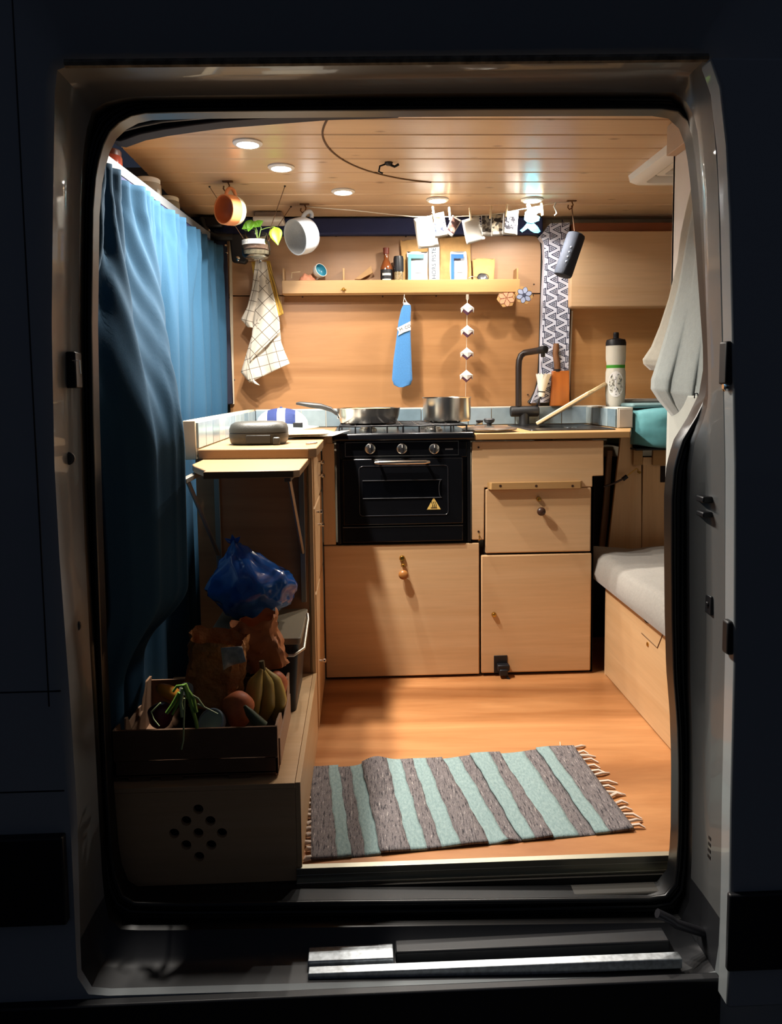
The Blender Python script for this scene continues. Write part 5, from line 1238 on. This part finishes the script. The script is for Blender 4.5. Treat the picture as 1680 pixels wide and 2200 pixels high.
# ================================================================== LOW BOX CONTENTS
# black bin
t = thing('bin', 'black bin with taupe lid and wire bail handle on the low box', 'bin', (-.30, .43, ZB))
bx0, bx1, by0, by1, bz1 = -.43, -.172, .285, .575, .405
MB().loops([[Vector((x, y, ZB+.001)) for x, y in rounded([(bx0+.02, by0+.02, .02), (bx1-.02, by0+.02, .02), (bx1-.02, by1-.02, .02), (bx0+.02, by1-.02, .02)])], [Vector((x, y, bz1)) for x, y in rounded([(bx0, by0, .02), (bx1-.004, by0, .02), (bx1-.004, by1, .02), (bx0, by1, .02)])]]).build('bin_body', black_plastic, t, smooth=40)
MB().prism([Vector((x, y, bz1+.001)) for x, y in rounded([(bx0-.005, by0-.005, .015), (bx1, by0-.005, .015), (bx1, by1, .015), (bx0-.005, by1, .015)])], (0, 0, .018)).build('lid', mat('taupe_lid', '7d715c', .5), t, bevel=.003)
MB().tube([(bx1+.003, by1-.07, bz1+.022), (bx1+.006, by1-.09, bz1+.01), (bx1+.006, by0+.02, bz1-.018), (bx1-.02, by0-.012, bz1-.026), (bx1-.10, by0-.012, bz1-.026)], .004, 8).build('bail_handle', mat('wire_pale', 'c8bfae', .4, .6), t, smooth=60)
# blue bag
bc_ = Vector((at(545, 1275, .45).x, .45, bz1+.019))
t = thing('plastic_bag', 'shiny blue plastic bag knotted and slumped on the bin lid', 'bag', bc_)
rn = random.Random(2)
from mathutils import noise as mn
def bagf(d):
    q = mn.noise(d*2.2+Vector((3, 1, 2)))*.22+mn.noise(d*5.5)*.09+abs(mn.noise(d*4+Vector((9, 2, 5))))*.18
    return 1+q*.75
m = MB(); rings = []
for j in range(25):
    v = j/24; t_ = math.pi*v; ring = []
    for i in range(48):
        a_ = 2*math.pi*i/48; dd = Vector((math.sin(t_)*math.cos(a_), math.sin(t_)*math.sin(a_), -math.cos(t_)))
        k_ = bagf(dd); wz = dd.z
        pinch = 1-.72*sstep(-.1, 1.0, wz)
        ring.append(bc_+Vector((dd.x*.125*k_*pinch-.045*max(0, wz)*1.2, dd.y*.105*k_*pinch, .0+.124*(wz*k_*.9+1)))); 
        ring[-1].z = max(ring[-1].z, bc_.z+.001)
    rings.append(ring)
MB().loops(rings).build('bag_body', mat('bag_blue', '1c55a4', .16, coat=.5, bump=.35, bscale=35), t, smooth=65)
top = bc_+Vector((-.052, 0, .235))
for a_ in (-.9, -.1, .7):
    leaf(top, top+Vector((.032*math.sin(a_), -.02, .030*math.cos(a_))), .008, mat('bag_blue', '1c55a4', .2), t).name = 'knot_tail'
# cardboard crate
cx0, cx1, cyA, cyB, cz1 = at(244, 1620, -.06).x, at(597, 1620, -.06).x, -.062, .255, at(500, 1562, -.06).z
t = thing('produce_crate', 'dark cardboard fruit crate full of vegetables on the low box', 'crate', ((cx0+cx1)/2, .1, ZB))
cb_ = mat('crate_card', '6e5038', .8, noise=.12, nscale=20); cbi = mat('crate_inner', 'a58266', .8)
MB().box(cx0, cx1, cyA, cyA+.006, ZB+.012, cz1-.075).build('front_wall', cb_, t, bevel=.001)
MB().box(cx0, cx1, cyA-.002, cyA+.005, cz1-.072, cz1).build('front_rail', cb_, t, bevel=.001)
for X in (cx0, cx1-.006):
    sp_ = [(cyA, ZB+.004), (cyB, ZB+.004), (cyB, cz1+.01), (cyB-.05, cz1+.012), (cyB-.09, cz1-.05), (cyA+.13, cz1-.06), (cyA+.10, cz1-.01), (cyA+.04, cz1), (cyA, cz1)]
    MB().prism([(X, y, z) for y, z in sp_], (.006, 0, 0)).build('side_wall', cbi if X > cx0 else cb_, t, bevel=.001)
    MB().box(X+(.006 if X > cx0 else -.006), X+(.010 if X > cx0 else -.001), cyA+.02, cyB-.03, ZB+.02, ZB+.085).build('side_flap', cbi, t)
MB().box(cx0, cx1, cyB-.006, cyB, ZB+.004, cz1).build('back_wall', cb_, t)
MB().box(cx0, cx1, cyA, cyB, ZB+.010, ZB+.016).build('bottom', cb_, t)
for xq in (300, 370, 515):
    p = at(xq, 1690, cyA); MB().box(p.x-.025, p.x+.025, cyA, cyA+.03, ZB+.0005, ZB+.011).build('foot', cb_, t)
# contents
def crumple_bag(name, lab, base, rx, ry, H, tilt, seed, m, open_top=True, label_q=None):
    t = thing(name, lab, 'bag', base); rings = []; o3 = Vector((seed*3.1, seed*1.7, seed))
    T = Matrix.Rotation(tilt, 3, 'Y')
    for j in range(22):
        v = j/21; ring = []
        for i in range(44):
            a_ = 2*math.pi*i/44; c_, s_ = math.cos(a_), math.sin(a_)
            q = Vector((math.copysign(abs(c_)**.7, c_)*rx, math.copysign(abs(s_)**.7, s_)*ry, v*H))
            k_ = 1+.30*mn.noise(Vector((c_*1.6, s_*1.6, v*2.5))+o3)+.22*abs(mn.noise(Vector((c_*4, s_*4, v*7))+o3))
            q.x *= k_; q.y *= k_; q.z += .02*mn.noise(Vector((c_*2, s_*2, 5))+o3)*v
            ring.append(Vector(base)+T @ q)
        rings.append(ring)
    MB().loops(rings, True, True, not open_top).build('bag_body', m, t, smooth=32)
    return t
pb = at(455, 1510, .13); pb.z = ZB+.11
bt = crumple_bag('paper_bag', 'crumpled brown paper bag with a white printed label in the crate', pb, px(58, .13), .05, .17, R(8), 3, brown_paper)
lq = [at(*q, .045) for q in ((474, 1392), (520, 1388), (530, 1418), (505, 1452), (480, 1440))]
MB().grid(lambda u_, v_: lq[0].lerp(lq[1], u_).lerp(lq[4].lerp(lq[2], u_), v_)+Vector((0, .01*math.sin(5*u_)*v_, 0)), 6, 6).build('printed_label', mat('label_paper', 'bdb9b0', .7, noise=.25, nscale=90), bt, smooth=180, solid=.0008)
pb = at(575, 1430, .235); pb.z = ZB+.16
bt = crumple_bag('paper_bag', 'smooth orange brown paper bag standing behind the bananas in the crate', pb, px(46, .2), .045, .135, R(-14), 6, mat('brown_paper_b', 'b06f42', .65, bump=.4, bscale=45))
def veg(name, lab, cat, q, Y, rpx, sc, m, fn=None, rot=0, group=None):
    c_ = at(*q, Y); r_ = px(rpx, Y)
    o = MB().sph(c_, (r_*sc[0], r_*sc[1], r_*sc[2]), 22, 14, fn=fn, T=Matrix.Rotation(rot, 3, 'Y')).build(name, m, smooth=180); tag(o, lab, cat, group); return o
lump = lambda d: 1+.07*math.sin(3*d.x+1)+.06*math.sin(4*d.z+d.y*3)
spud = mat('sweet_potato', 'b8643c', .6, noise=.2, nscale=40)
veg('sweet_potato', 'reddish sweet potato lying before the paper bag in the crate', 'vegetable', (510, 1522), .04, 38, (1, .9, 1), spud, lump)
veg('sweet_potato', 'reddish sweet potato wedged behind the bananas in the crate', 'vegetable', (592, 1474), .17, 32, (.85, .9, 1.05), spud, lump)
# bananas: one bunch
bnx = at(560, 1440, .12)
t = thing('banana_bunch', 'bunch of greenish yellow bananas standing at the crate side', 'fruit', at(575, 1560, .12))
ban = mat('banana', 'b0964a', .5, noise=.2, nscale=12)
for k, pts_ in enumerate((((562, 1438), (548, 1470), (543, 1510), (548, 1545)), ((564, 1436), (572, 1470), (575, 1515), (560, 1558)), ((568, 1436), (588, 1465), (600, 1505), (590, 1548)))):
    Yk = .10+.02*k; P_ = [at(*q, Yk) for q in pts_]; sm_ = []
    for i in range(len(P_)-1):
        for j in range(4): sm_.append(P_[i].lerp(P_[i+1], j/4))
    sm_.append(P_[-1]); n = len(sm_)
    MB().tube(sm_, [px(4, .1)+px(15, .1)*max(0, math.sin(math.pi*min(1, (i/(n-1))*1.02)))**.6*(0.3+.7*sstep(0, .35, i/(n-1))) for i in range(n)], 10).build('banana', ban, t, smooth=60)
MB().tube([at(562, 1420, .11), at(565, 1440, .11)], .007, 8).build('stalk', mat('stalk', '5a4a28', .7), t)
# red onion, squash, spring onions, jar, cucumber
veg('red_onion', 'dark purple red onion in the corner of the crate', 'vegetable', (345, 1535), .06, 30, (1, 1, .9), mat('onion', '5a2036', .3), lump)
veg('orange_pepper', 'pointed orange pepper beside the spring onions in the crate', 'vegetable', (373, 1492), .05, 20, (1.7, .8, .75), mat('pepper', 'd0862a', .35), lambda d: 1-.25*d.x, rot=R(28))
t = thing('spring_onions', 'limp bunch of green spring onion leaves hanging over the crate rim', 'vegetable', at(400, 1470, 0))
gm = mat('onion_green', '7fae4a', .5, noise=.2, nscale=40); gm2 = mat('onion_pale', 'b8c890', .5)
for pts_, r_, m in ((((398, 1472), (380, 1474), (372, 1486)), 3, gm), (((396, 1470), (402, 1485), (406, 1500)), 6, gm), (((404, 1490), (412, 1520), (420, 1545), (424, 1564)), 4, gm), (((392, 1480), (388, 1510), (392, 1540)), 4, gm2), (((385, 1488), (370, 1515), (358, 1532)), 4, gm), (((390, 1490), (378, 1520), (370, 1535)), 3, gm), (((396, 1500), (395, 1550), (394, 1590), (390, 1610)), 2, gm2), (((408, 1490), (425, 1500), (438, 1518)), 2, gm2), (((424, 1512), (445, 1522), (468, 1534)), 1.8, gm2), (((345, 1510), (325, 1530), (330, 1545), (342, 1560)), 1.6, gm2), (((400, 1478), (416, 1500), (422, 1530)), 4, gm)):
    MB().tube([at(*q, -.075+.0*i) for i, q in enumerate(pts_)], px(r_, -.07), 6).build('onion_leaf', m, t, smooth=60)
c_ = at(455, 1552, -.01)
t = thing('glass_jar', 'glass jar with pale blue grey metal lid tipped in the crate', 'jar', c_)
ax = Vector((-.2, -.75, .62)).normalized()
MB().lathe([(.028, -.07), (.031, -.06), (.031, -.012), (.028, -.004)], c_, ax, 24).build('jar_body', mat('jar_dark', '2c3230', .1, coat=.8), t, smooth=50)
MB().lathe([(.0325, -.008), (.0325, .006), (.029, .008), (.028, .005), (.001, .005)], c_, ax, 28).build('lid', mat('lid_blue', '8796a4', .35, .3), t, smooth=40)
o = MB().tube([at(525, 1516, -.03), at(535, 1530, -.03), at(552, 1550, -.03), at(566, 1562, -.03)], [px(3, 0), px(9, 0), px(13, 0), px(13, 0)], 14).build('courgette', mat('courgette', '3d4a34', .45), smooth=60); tag(o, 'dark green courgette end poking over the crate rim', 'vegetable')
c_ = at(330, 1480, .12)
t = thing('dark_bottle', 'dark bottle lying in shadow at the back of the crate', 'bottle', c_)
MB().lathe([(.036, 0), (.038, .01), (.038, .12), (.016, .16), (.015, .20)], Vector((-.47, .20, ZB+.03)), (.15, -.62, .60), 20).build('bottle_body', mat('wine_dark', '1c0f14', .15), t, smooth=50)
MB().lathe([(.017, .185), (.017, .21), (.001, .211)], Vector((-.47, .20, ZB+.03)), (.15, -.62, .60), 16).build('cap', mat('cap_grey', '8a8a8a', .4), t, smooth=40)

# ================================================================== RUG
rz_ = .006
C = [atZ(x, y, rz_) for x, y in ((668, 1652), (1232, 1602), (1362, 1782), (668, 1846))]   # back-left, back-right, front-right, front-left
rg = thing('rag_rug', 'woven rag rug with mint and grey stripes and cream fringes', 'rug', (C[0]+C[2])/2)
TX = [668, 705, 727, 752, 778, 830, 860, 885, 915, 950, 985, 1010, 1050, 1072, 1125, 1152, 1178, 1232]
BX = [668, 725, 755, 785, 818, 880, 918, 950, 990, 1050, 1092, 1120, 1150, 1190, 1245, 1280, 1312, 1362]
def tu(arr): return [(x-arr[0])/(arr[-1]-arr[0]) for x in arr]
# picture fractions to rug fractions along each edge
def frac(arr, A, B, yA, yB):
    out = []
    for x in arr:
        k = (x-arr[0])/(arr[-1]-arr[0]); p = atZ(x, yA+(yB-yA)*k, rz_); out.append((p-A).dot(B-A)/(B-A).length_squared)
    out[0], out[-1] = 0, 1; return out
UT = frac(TX, C[0], C[1], 1652, 1602); UB = frac(BX, C[3], C[2], 1846, 1782)
def rugp(u_, v_, h=0):
    p = C[0].lerp(C[1], u_).lerp(C[3].lerp(C[2], u_), v_); p = p.copy()
    # one raised wrinkle near the far edge, a little ripple at the near edge
    p.z = .0015+h+.020*math.exp(-((u_-.235)/.05)**2)*max(0, 1-v_*2.2)+.010*math.exp(-((u_-.60)/.03)**2)*sstep(.86, 1, v_)+.0022*(1+math.sin(u_*23+v_*3))+.004*math.exp(-(u_/.03)**2)*(1-v_)
    p.y += .0
    return p
def rag_mat(name, cols, sx, sy):
    m = bpy.data.materials.new(name); m.use_nodes = True; nt = m.node_tree; b = nt.nodes['Principled BSDF']; L = nt.links.new
    b.inputs['Roughness'].default_value = .95
    tc = nt.nodes.new('ShaderNodeTexCoord'); mp = nt.nodes.new('ShaderNodeMapping'); mp.inputs['Scale'].default_value = (sx, sy, 1); mp.inputs['Rotation'].default_value = (0, 0, R(-6)); L(tc.outputs['Object'], mp.inputs[0])
    n = nt.nodes.new('ShaderNodeTexNoise'); n.inputs['Scale'].default_value = 1; n.inputs['Detail'].default_value = 4; n.inputs['Roughness'].default_value = .8; L(mp.outputs[0], n.inputs['Vector'])
    r_ = nt.nodes.new('ShaderNodeValToRGB'); el = r_.color_ramp.elements
    while len(el) < len(cols): el.new(.5)
    for i, c_ in enumerate(cols): el[i].position = .36+.28*i/(len(cols)-1); el[i].color = lin(c_)
    L(n.outputs['Fac'], r_.inputs[0]); L(r_.outputs[0], b.inputs['Base Color'])
    bp = nt.nodes.new('ShaderNodeBump'); bp.inputs['Strength'].default_value = .8; bp.inputs['Distance'].default_value = .003; L(n.outputs['Fac'], bp.inputs['Height']); L(bp.outputs[0], b.inputs['Normal'])
    return m
grey_rag = rag_mat('rag_grey', ('1c1b20', '4a464a', '7e7674', '565056', 'b0a8a2'), 230, 26)
mint_rag = rag_mat('rag_mint', ('738a8a', '829897', '90a4a2'), 160, 60)
rn = random.Random(12)
for i in range(len(UT)-1):
    def fn(u_, v_, i=i):
        wob = .0018*math.sin(v_*17+i*2)+.0010*math.sin(v_*41+i)
        a = UT[i]*(1-v_)+UB[i]*v_+(0 if i == 0 else wob); i2 = i+1
        wob2 = .0018*math.sin(v_*17+i2*2)+.0010*math.sin(v_*41+i2)
        b = UT[i2]*(1-v_)+UB[i2]*v_+(0 if i2 == len(UT)-1 else wob2)
        return rugp(a+(b-a)*u_, v_)
    MB().grid(fn, 7, 40).build('grey_stripe' if i % 2 == 0 else 'mint_stripe', grey_rag if i % 2 == 0 else mint_rag, rg, smooth=180, solid=.006, off=1)
fr_m = mat('fringe_cream', 'd6c4b4', .9)
for side in (0, 1):
    for k in range(16):
        v_ = .02+.96*k/15+rn.uniform(-.015, .015); b = rugp(side, min(1, v_), .003); d = (C[1]-C[0]).normalized()*(1 if side else -1)
        yv = Vector((0, rn.uniform(-.5, .2), 0)); L_ = rn.uniform(.025, .05) if side else rn.uniform(.012, .022)
        e = b+(d+yv*(1 if side else .8))*L_; e.z = .003; mid = b.lerp(e, .5)+Vector((rn.uniform(-.003, .003), rn.uniform(-.006, .006), .004))
        MB().tube([b, mid, e], [.0042, .0045, .0022] if side else [.005, .007, .003], 6).build('fringe', fr_m, rg, smooth=60)
# white crumb on the rug is too small to keep; one loose thread at the far corner
MB().tube([atZ(*q, .008) for q in ((1203, 1594), (1204, 1606), (1210, 1614), (1224, 1617))], .0012, 5).build('loose_thread', fr_m, rg, smooth=60)

# ================================================================== RIGHT SIDE
XBn = .925
b = thing('bench', 'pale plywood bench box with a finger hole lid facing the gangway', 'bench', (1.2, .45, 0))
MB().box(XBn, XBn+.015, -.06, 1.05, .004, .345).build('front_panel', beech_y, b, bevel=.001)
MB().box(XBn, 1.9, -.06, 1.30, .345, .358).build('seat_board', beech_y, b)
MB().box(XBn, 1.9, 1.05, 1.065, .0, .345).build('end_panel', beech, b)
fz0 = [atX(x, y, XBn-.0006) for x, y in ((1376, 1322), (1388, 1322), (1420, 1348), (1408, 1350), (1402, 1342), (1388, 1338))]
MB().prism(fz0, (.003, 0, 0)).build('finger_hole', shadow_gap, b)  # dark inlay; shade of the hole put into its colour
lidp = [atX(x, y, XBn-.001) for x, y in ((1378, 1360), (1412, 1392), (1428, 1352))]
MB().tube([lidp[0], lidp[1], lidp[2]], .0013, 5).build('lid_joint', mat('joint_brown', '5f4226', .7), b)
MB().lathe([(.007, 0), (.007, .003), (.004, .004)], atX(1392, 1384, XBn), (-1, 0, 0), 12).build('catch', brass, b)
# cushion
def cush(x0, x1, y0, y1, z0, z1, r_, n=28, e=5.0):
    rings = []
    K = 9
    for j in range(K):
        a_ = -math.pi/2+math.pi*j/(K-1); o_ = r_*(1-math.cos(a_)); z = (z0+z1)/2+math.sin(a_)*(z1-z0)/2
        rings.append([Vector((x, y, z+(.006*math.sin(9*y+5*x)+.004*math.sin(23*y)) * (1 if a_ > 0 else .3))) for x, y in rounded([(x0+o_, y0+o_, r_*1.2), (x1-o_, y0+o_, r_*1.2), (x1-o_, y1-o_, r_*1.2), (x0+o_, y1-o_, r_*1.2)], 8)])
    return MB().loops(rings)
cz1_ = at(1380, 1172, 1.25).z
def cush_grid():
    x0, x1, y0, y1, z0, z1 = .885, 1.88, -.05, 1.28, .359, cz1_
    m = MB()
    def top(u_, v_):
        x = x0+(x1-x0)*u_; y = y0+(y1-y0)*v_
        ex = min(x-x0, x1-x)/.05; ey = min(y-y0, y1-y)/.05
        k = min(1, max(0, ex)); l = min(1, max(0, ey)); f_ = (1-(1-k)**2.2)*(1-(1-l)**2.2)
        z = z0+.03+(z1-z0-.03)*max(0, f_)**.5+.008*mn.noise(Vector((x*6, y*6, 1)))+.004*mn.noise(Vector((x*16, y*22, 3)))
        return Vector((x, y, z))
    nu, nv = 60, 80
    m.grid(top, nu, nv)
    # skirt
    per = [(i/(nu-1), 0) for i in range(nu)]+[(1, j/(nv-1)) for j in range(1, nv)]+[(1-i/(nu-1), 1) for i in range(1, nu)]+[(0, 1-j/(nv-1)) for j in range(1, nv-1)]
    r1 = [top(*p) for p in per]; r2 = [Vector((p.x+(.012 if p.x < x0+.01 else 0), p.y, z0)) for p in r1]
    m.loops([r1, r2], True, False, True)
    return m
c_ = cush_grid().build('bench_cushion', mat('cushion_grey', '8d8880', .95, noise=.08, nscale=120, bump=.4, bscale=500, sheen=.2), smooth=60)
tag(c_, 'thick grey fabric bench cushion on the plywood bench', 'cushion')
md = c_.modifiers.new('weld', 'WELD'); md.merge_threshold = .0004
# panels under the bed
YB = 1.34
bp2 = thing('bed_front', 'upright beech panels and slats below the teal mattress', 'panel', (1.25, YB, .5))
def pan(x0, y0, x1, y1, Y, name, m, th=.015, bev=.002):
    X0, X1, Z0, Z1 = rect(x0, y0, x1, y1, Y); return MB().box(X0, X1, Y, Y+th, Z0, Z1).build(name, m, bp2, bevel=bev)
lp = [at(*q, YB) for q in ((1334, 938), (1359, 938), (1359, 985), (1378, 985), (1378, 1200), (1305, 1200), (1318, 1080))]
MB().prism(lp, (0, .015, 0)).build('panel', beech_v, bp2, bevel=.001)
pan(1380, 998, 1480, 1200, YB, 'panel', beech_v)
pan(1361, 966, 1381, 999, YB-.02, 'slat_end', worktop_m); pan(1403, 964, 1440, 999, YB-.02, 'slat_end', worktop_m)
pan(1381, 982, 1403, 1000, YB+.0, 'slat_rail', beech)
pan(1419, 1001, 1470, 1036, YB-.003, 'dark_notch', shadow_gap, .004)
bx_ = [at(*q, YB+.10) for q in ((1306, 968), (1316, 968), (1308, 1100), (1297, 1200), (1286, 1200), (1298, 1080))]
MB().prism(bx_, (0, .015, 0)).build('batten', mat('batten_pale', 'a8876c', .6), bp2)
MB().box(.89, 2.0, YB+.16, YB+.17, 0, .80).build('dark_back', shadow_gap, bp2)  # dark sheet added for the shade between sink cabinet and bed panels
# bungee
t = thing('bungee_cord', 'short dark bungee cord with a metal hook beside the sink cabinet', 'cord', at(1340, 1028, YB-.02))
MB().tube([at(1297, 1046, YB-.03), at(1320, 1038, YB-.03), at(1342, 1027, YB-.025)], .0042, 8).build('cord', knob_dark, t, smooth=60)
MB().tube([at(1338, 1030, YB-.026), at(1347, 1023, YB-.026)], .009, 10).build('ferrule', black_matte, t, smooth=60)
MB().tube([at(*q, YB-.022) for q in ((1346, 1023), (1362, 1011), (1368, 1006), (1371, 1009), (1370, 1014))], .0022, 8).build('hook_wire', brass, t, smooth=60)
MB().lathe([(.004, 0), (.004, .016), (.006, .018)], at(1371, 1014, YB), (0, -1, 0), 10).build('screw_eye', brass, t)
# mattress with teal sheet
my0 = 1.20
X0, X1, Z0, Z1 = rect(1362, 876, 1440, 962, my0+.10)
def matt(u_, v_):
    y = my0+.5*v_; a_ = u_
    return None
rings = []
xa, xb2 = X0, 1.98
K = 14
prof = []
for k in range(K+1):
    a_ = math.pi*k/K-math.pi/2
    prof.append((-math.cos(a_)**.5*.05 if math.cos(a_) > 0 else 0, (Z0+Z1)/2+math.sin(a_)*(Z1-Z0)/2))
for i in range(30):
    x = xa+(xb2-xa)*i/29; e = .06*(1-min(1, (i/4)))**1.5
    row = [Vector((x, my0+.06+dy_*(1-e*4)+.012*mn.noise(Vector((x*14, z*30, 2)))+e, z-(z-(Z0+Z1)/2)*e*3)) for dy_, z in prof]
    row += [Vector((x, 1.64, Z1-.003)), Vector((x, 1.64, Z0))]
    rings.append(row)
t = thing('mattress', 'bed mattress covered with a smooth teal sheet beside the worktop', 'mattress', (1.4, 1.4, Z0))
MB().loops(rings).build('sheet_cover', mat('teal_sheet', '4f8d92', .7, noise=.05, nscale=60, sheen=.2), t, smooth=60)
MB().box(xa+.0, 1.98, my0+.12, 1.66, Z1-.002, Z1+.018).build('blanket', mat('blanket_teal', '6a8486', .9, bump=.5, bscale=80), t, bevel=.008)
MB().box(xa+.01, 1.98, my0+.30, 1.70, Z1+.018, Z1+.032).build('top_blanket', mat('blanket_grey', 'a9aaa6', .9), t, bevel=.006)
MB().box(xa-.0, xb2, my0+.07, 1.66, Z0-.008, Z0-.001).build('base', black_matte, t)
# tall pale panel by the door (end of a cupboard)
X_ = .95
e0, e1 = atX(1437, 318, X_), atX(1449, 640, X_)
t = thing('cupboard', 'tall pale cupboard side standing just inside the doorway', 'cupboard', (X_, .2, 1.3))
yb_ = atX(1444, 500, X_).y
MB().box(X_, X_+.015, .0, yb_, .95, ZC-.002).build('side_panel', mat('pale_laminate', 'e4dcd2', .5), t, bevel=.001)
MB().box(X_, 1.5, .0, .012, .95, ZC-.002).build('back_panel', mat('pale_laminate', 'e4dcd2', .5), t)
MB().box(X_, 1.5, yb_-.012, yb_, .95, ZC-.002).build('front_panel', mat('pale_laminate', 'e4dcd2', .5), t)
bw = atX(1440, 318, X_-.05)
MB().box(X_-.03, X_-.0, .06, yb_-.02, bw.z, ZC-.002).build('corner_block', mat('block_pale', 'c0a48a', .6), t, bevel=.002)
# big towel hung by the door
t = thing('bath_towel', 'grey beige towel hanging in long folds beside the door seal', 'towel', at(1440, 1110, .04))
tw = mat('towel_grey', '9aa09c', .95, noise=.06, nscale=90, bump=.4, bscale=350, sheen=.2); tw2 = mat('towel_beige', 'a39d8e', .95, noise=.06, nscale=90, bump=.4, bscale=350, sheen=.2)
def tf(rows, Y, m, amp, fq, ph, nu=26): cloth_rows(rows, Y, nu, amp, fq, ph, 6, dY=-.34).build('towel_fold', m, t, smooth=180, solid=.004)
tf([(1500, 352, 1530, 350), (1481, 430, 1540, 430), (1466, 500, 1540, 500), (1459, 560, 1540, 560), (1441, 640, 1545, 640), (1422, 700, 1545, 700), (1404, 745, 1545, 745), (1386, 772, 1545, 790), (1388, 781, 1540, 815), (1402, 794, 1540, 830)], .24, tw2, .018, 5, .4)
tf([(1502, 372, 1540, 370), (1492, 450, 1560, 450), (1476, 540, 1560, 540), (1462, 620, 1565, 620), (1441, 700, 1565, 700), (1420, 770, 1565, 770), (1405, 815, 1565, 825), (1404, 835, 1560, 860), (1420, 860, 1560, 890), (1452, 898, 1560, 935), (1482, 925, 1560, 960)], .16, tw, .026, 6, 1.2)
tf([(1440, 850, 1500, 850), (1436, 880, 1500, 880), (1434, 960, 1490, 960), (1431, 1040, 1480, 1040), (1432, 1085, 1475, 1090), (1437, 1104, 1460, 1110)], .22, mat('towel_pale', 'aeb0a8', .95, bump=.4, bscale=350), .010, 3, 2.0, 14)
p = at(1500, 835, .005); q = at(1500, 872, .005)
text_mesh('np', px(26, .005), face_T(at(1502, 848, .004), 0), mat('towel_print', '4a4a4c', .9), 'towel_print', t)

hq = at(1506, 350, .30)
t = thing('towel_hook', 'small metal hook on the pale cupboard holding the towel', 'hook', hq)
MB().box(X_-.004, X_, hq.y-.01, hq.y+.01, hq.z-.006, hq.z+.03).build('plate', chrome, t, bevel=.001)
MB().tube([(X_-.002, hq.y, hq.z+.012), (hq.x-.01, hq.y, hq.z+.0), (hq.x-.016, hq.y, hq.z+.012)], .003, 8).build('hook_wire', chrome, t, smooth=60)
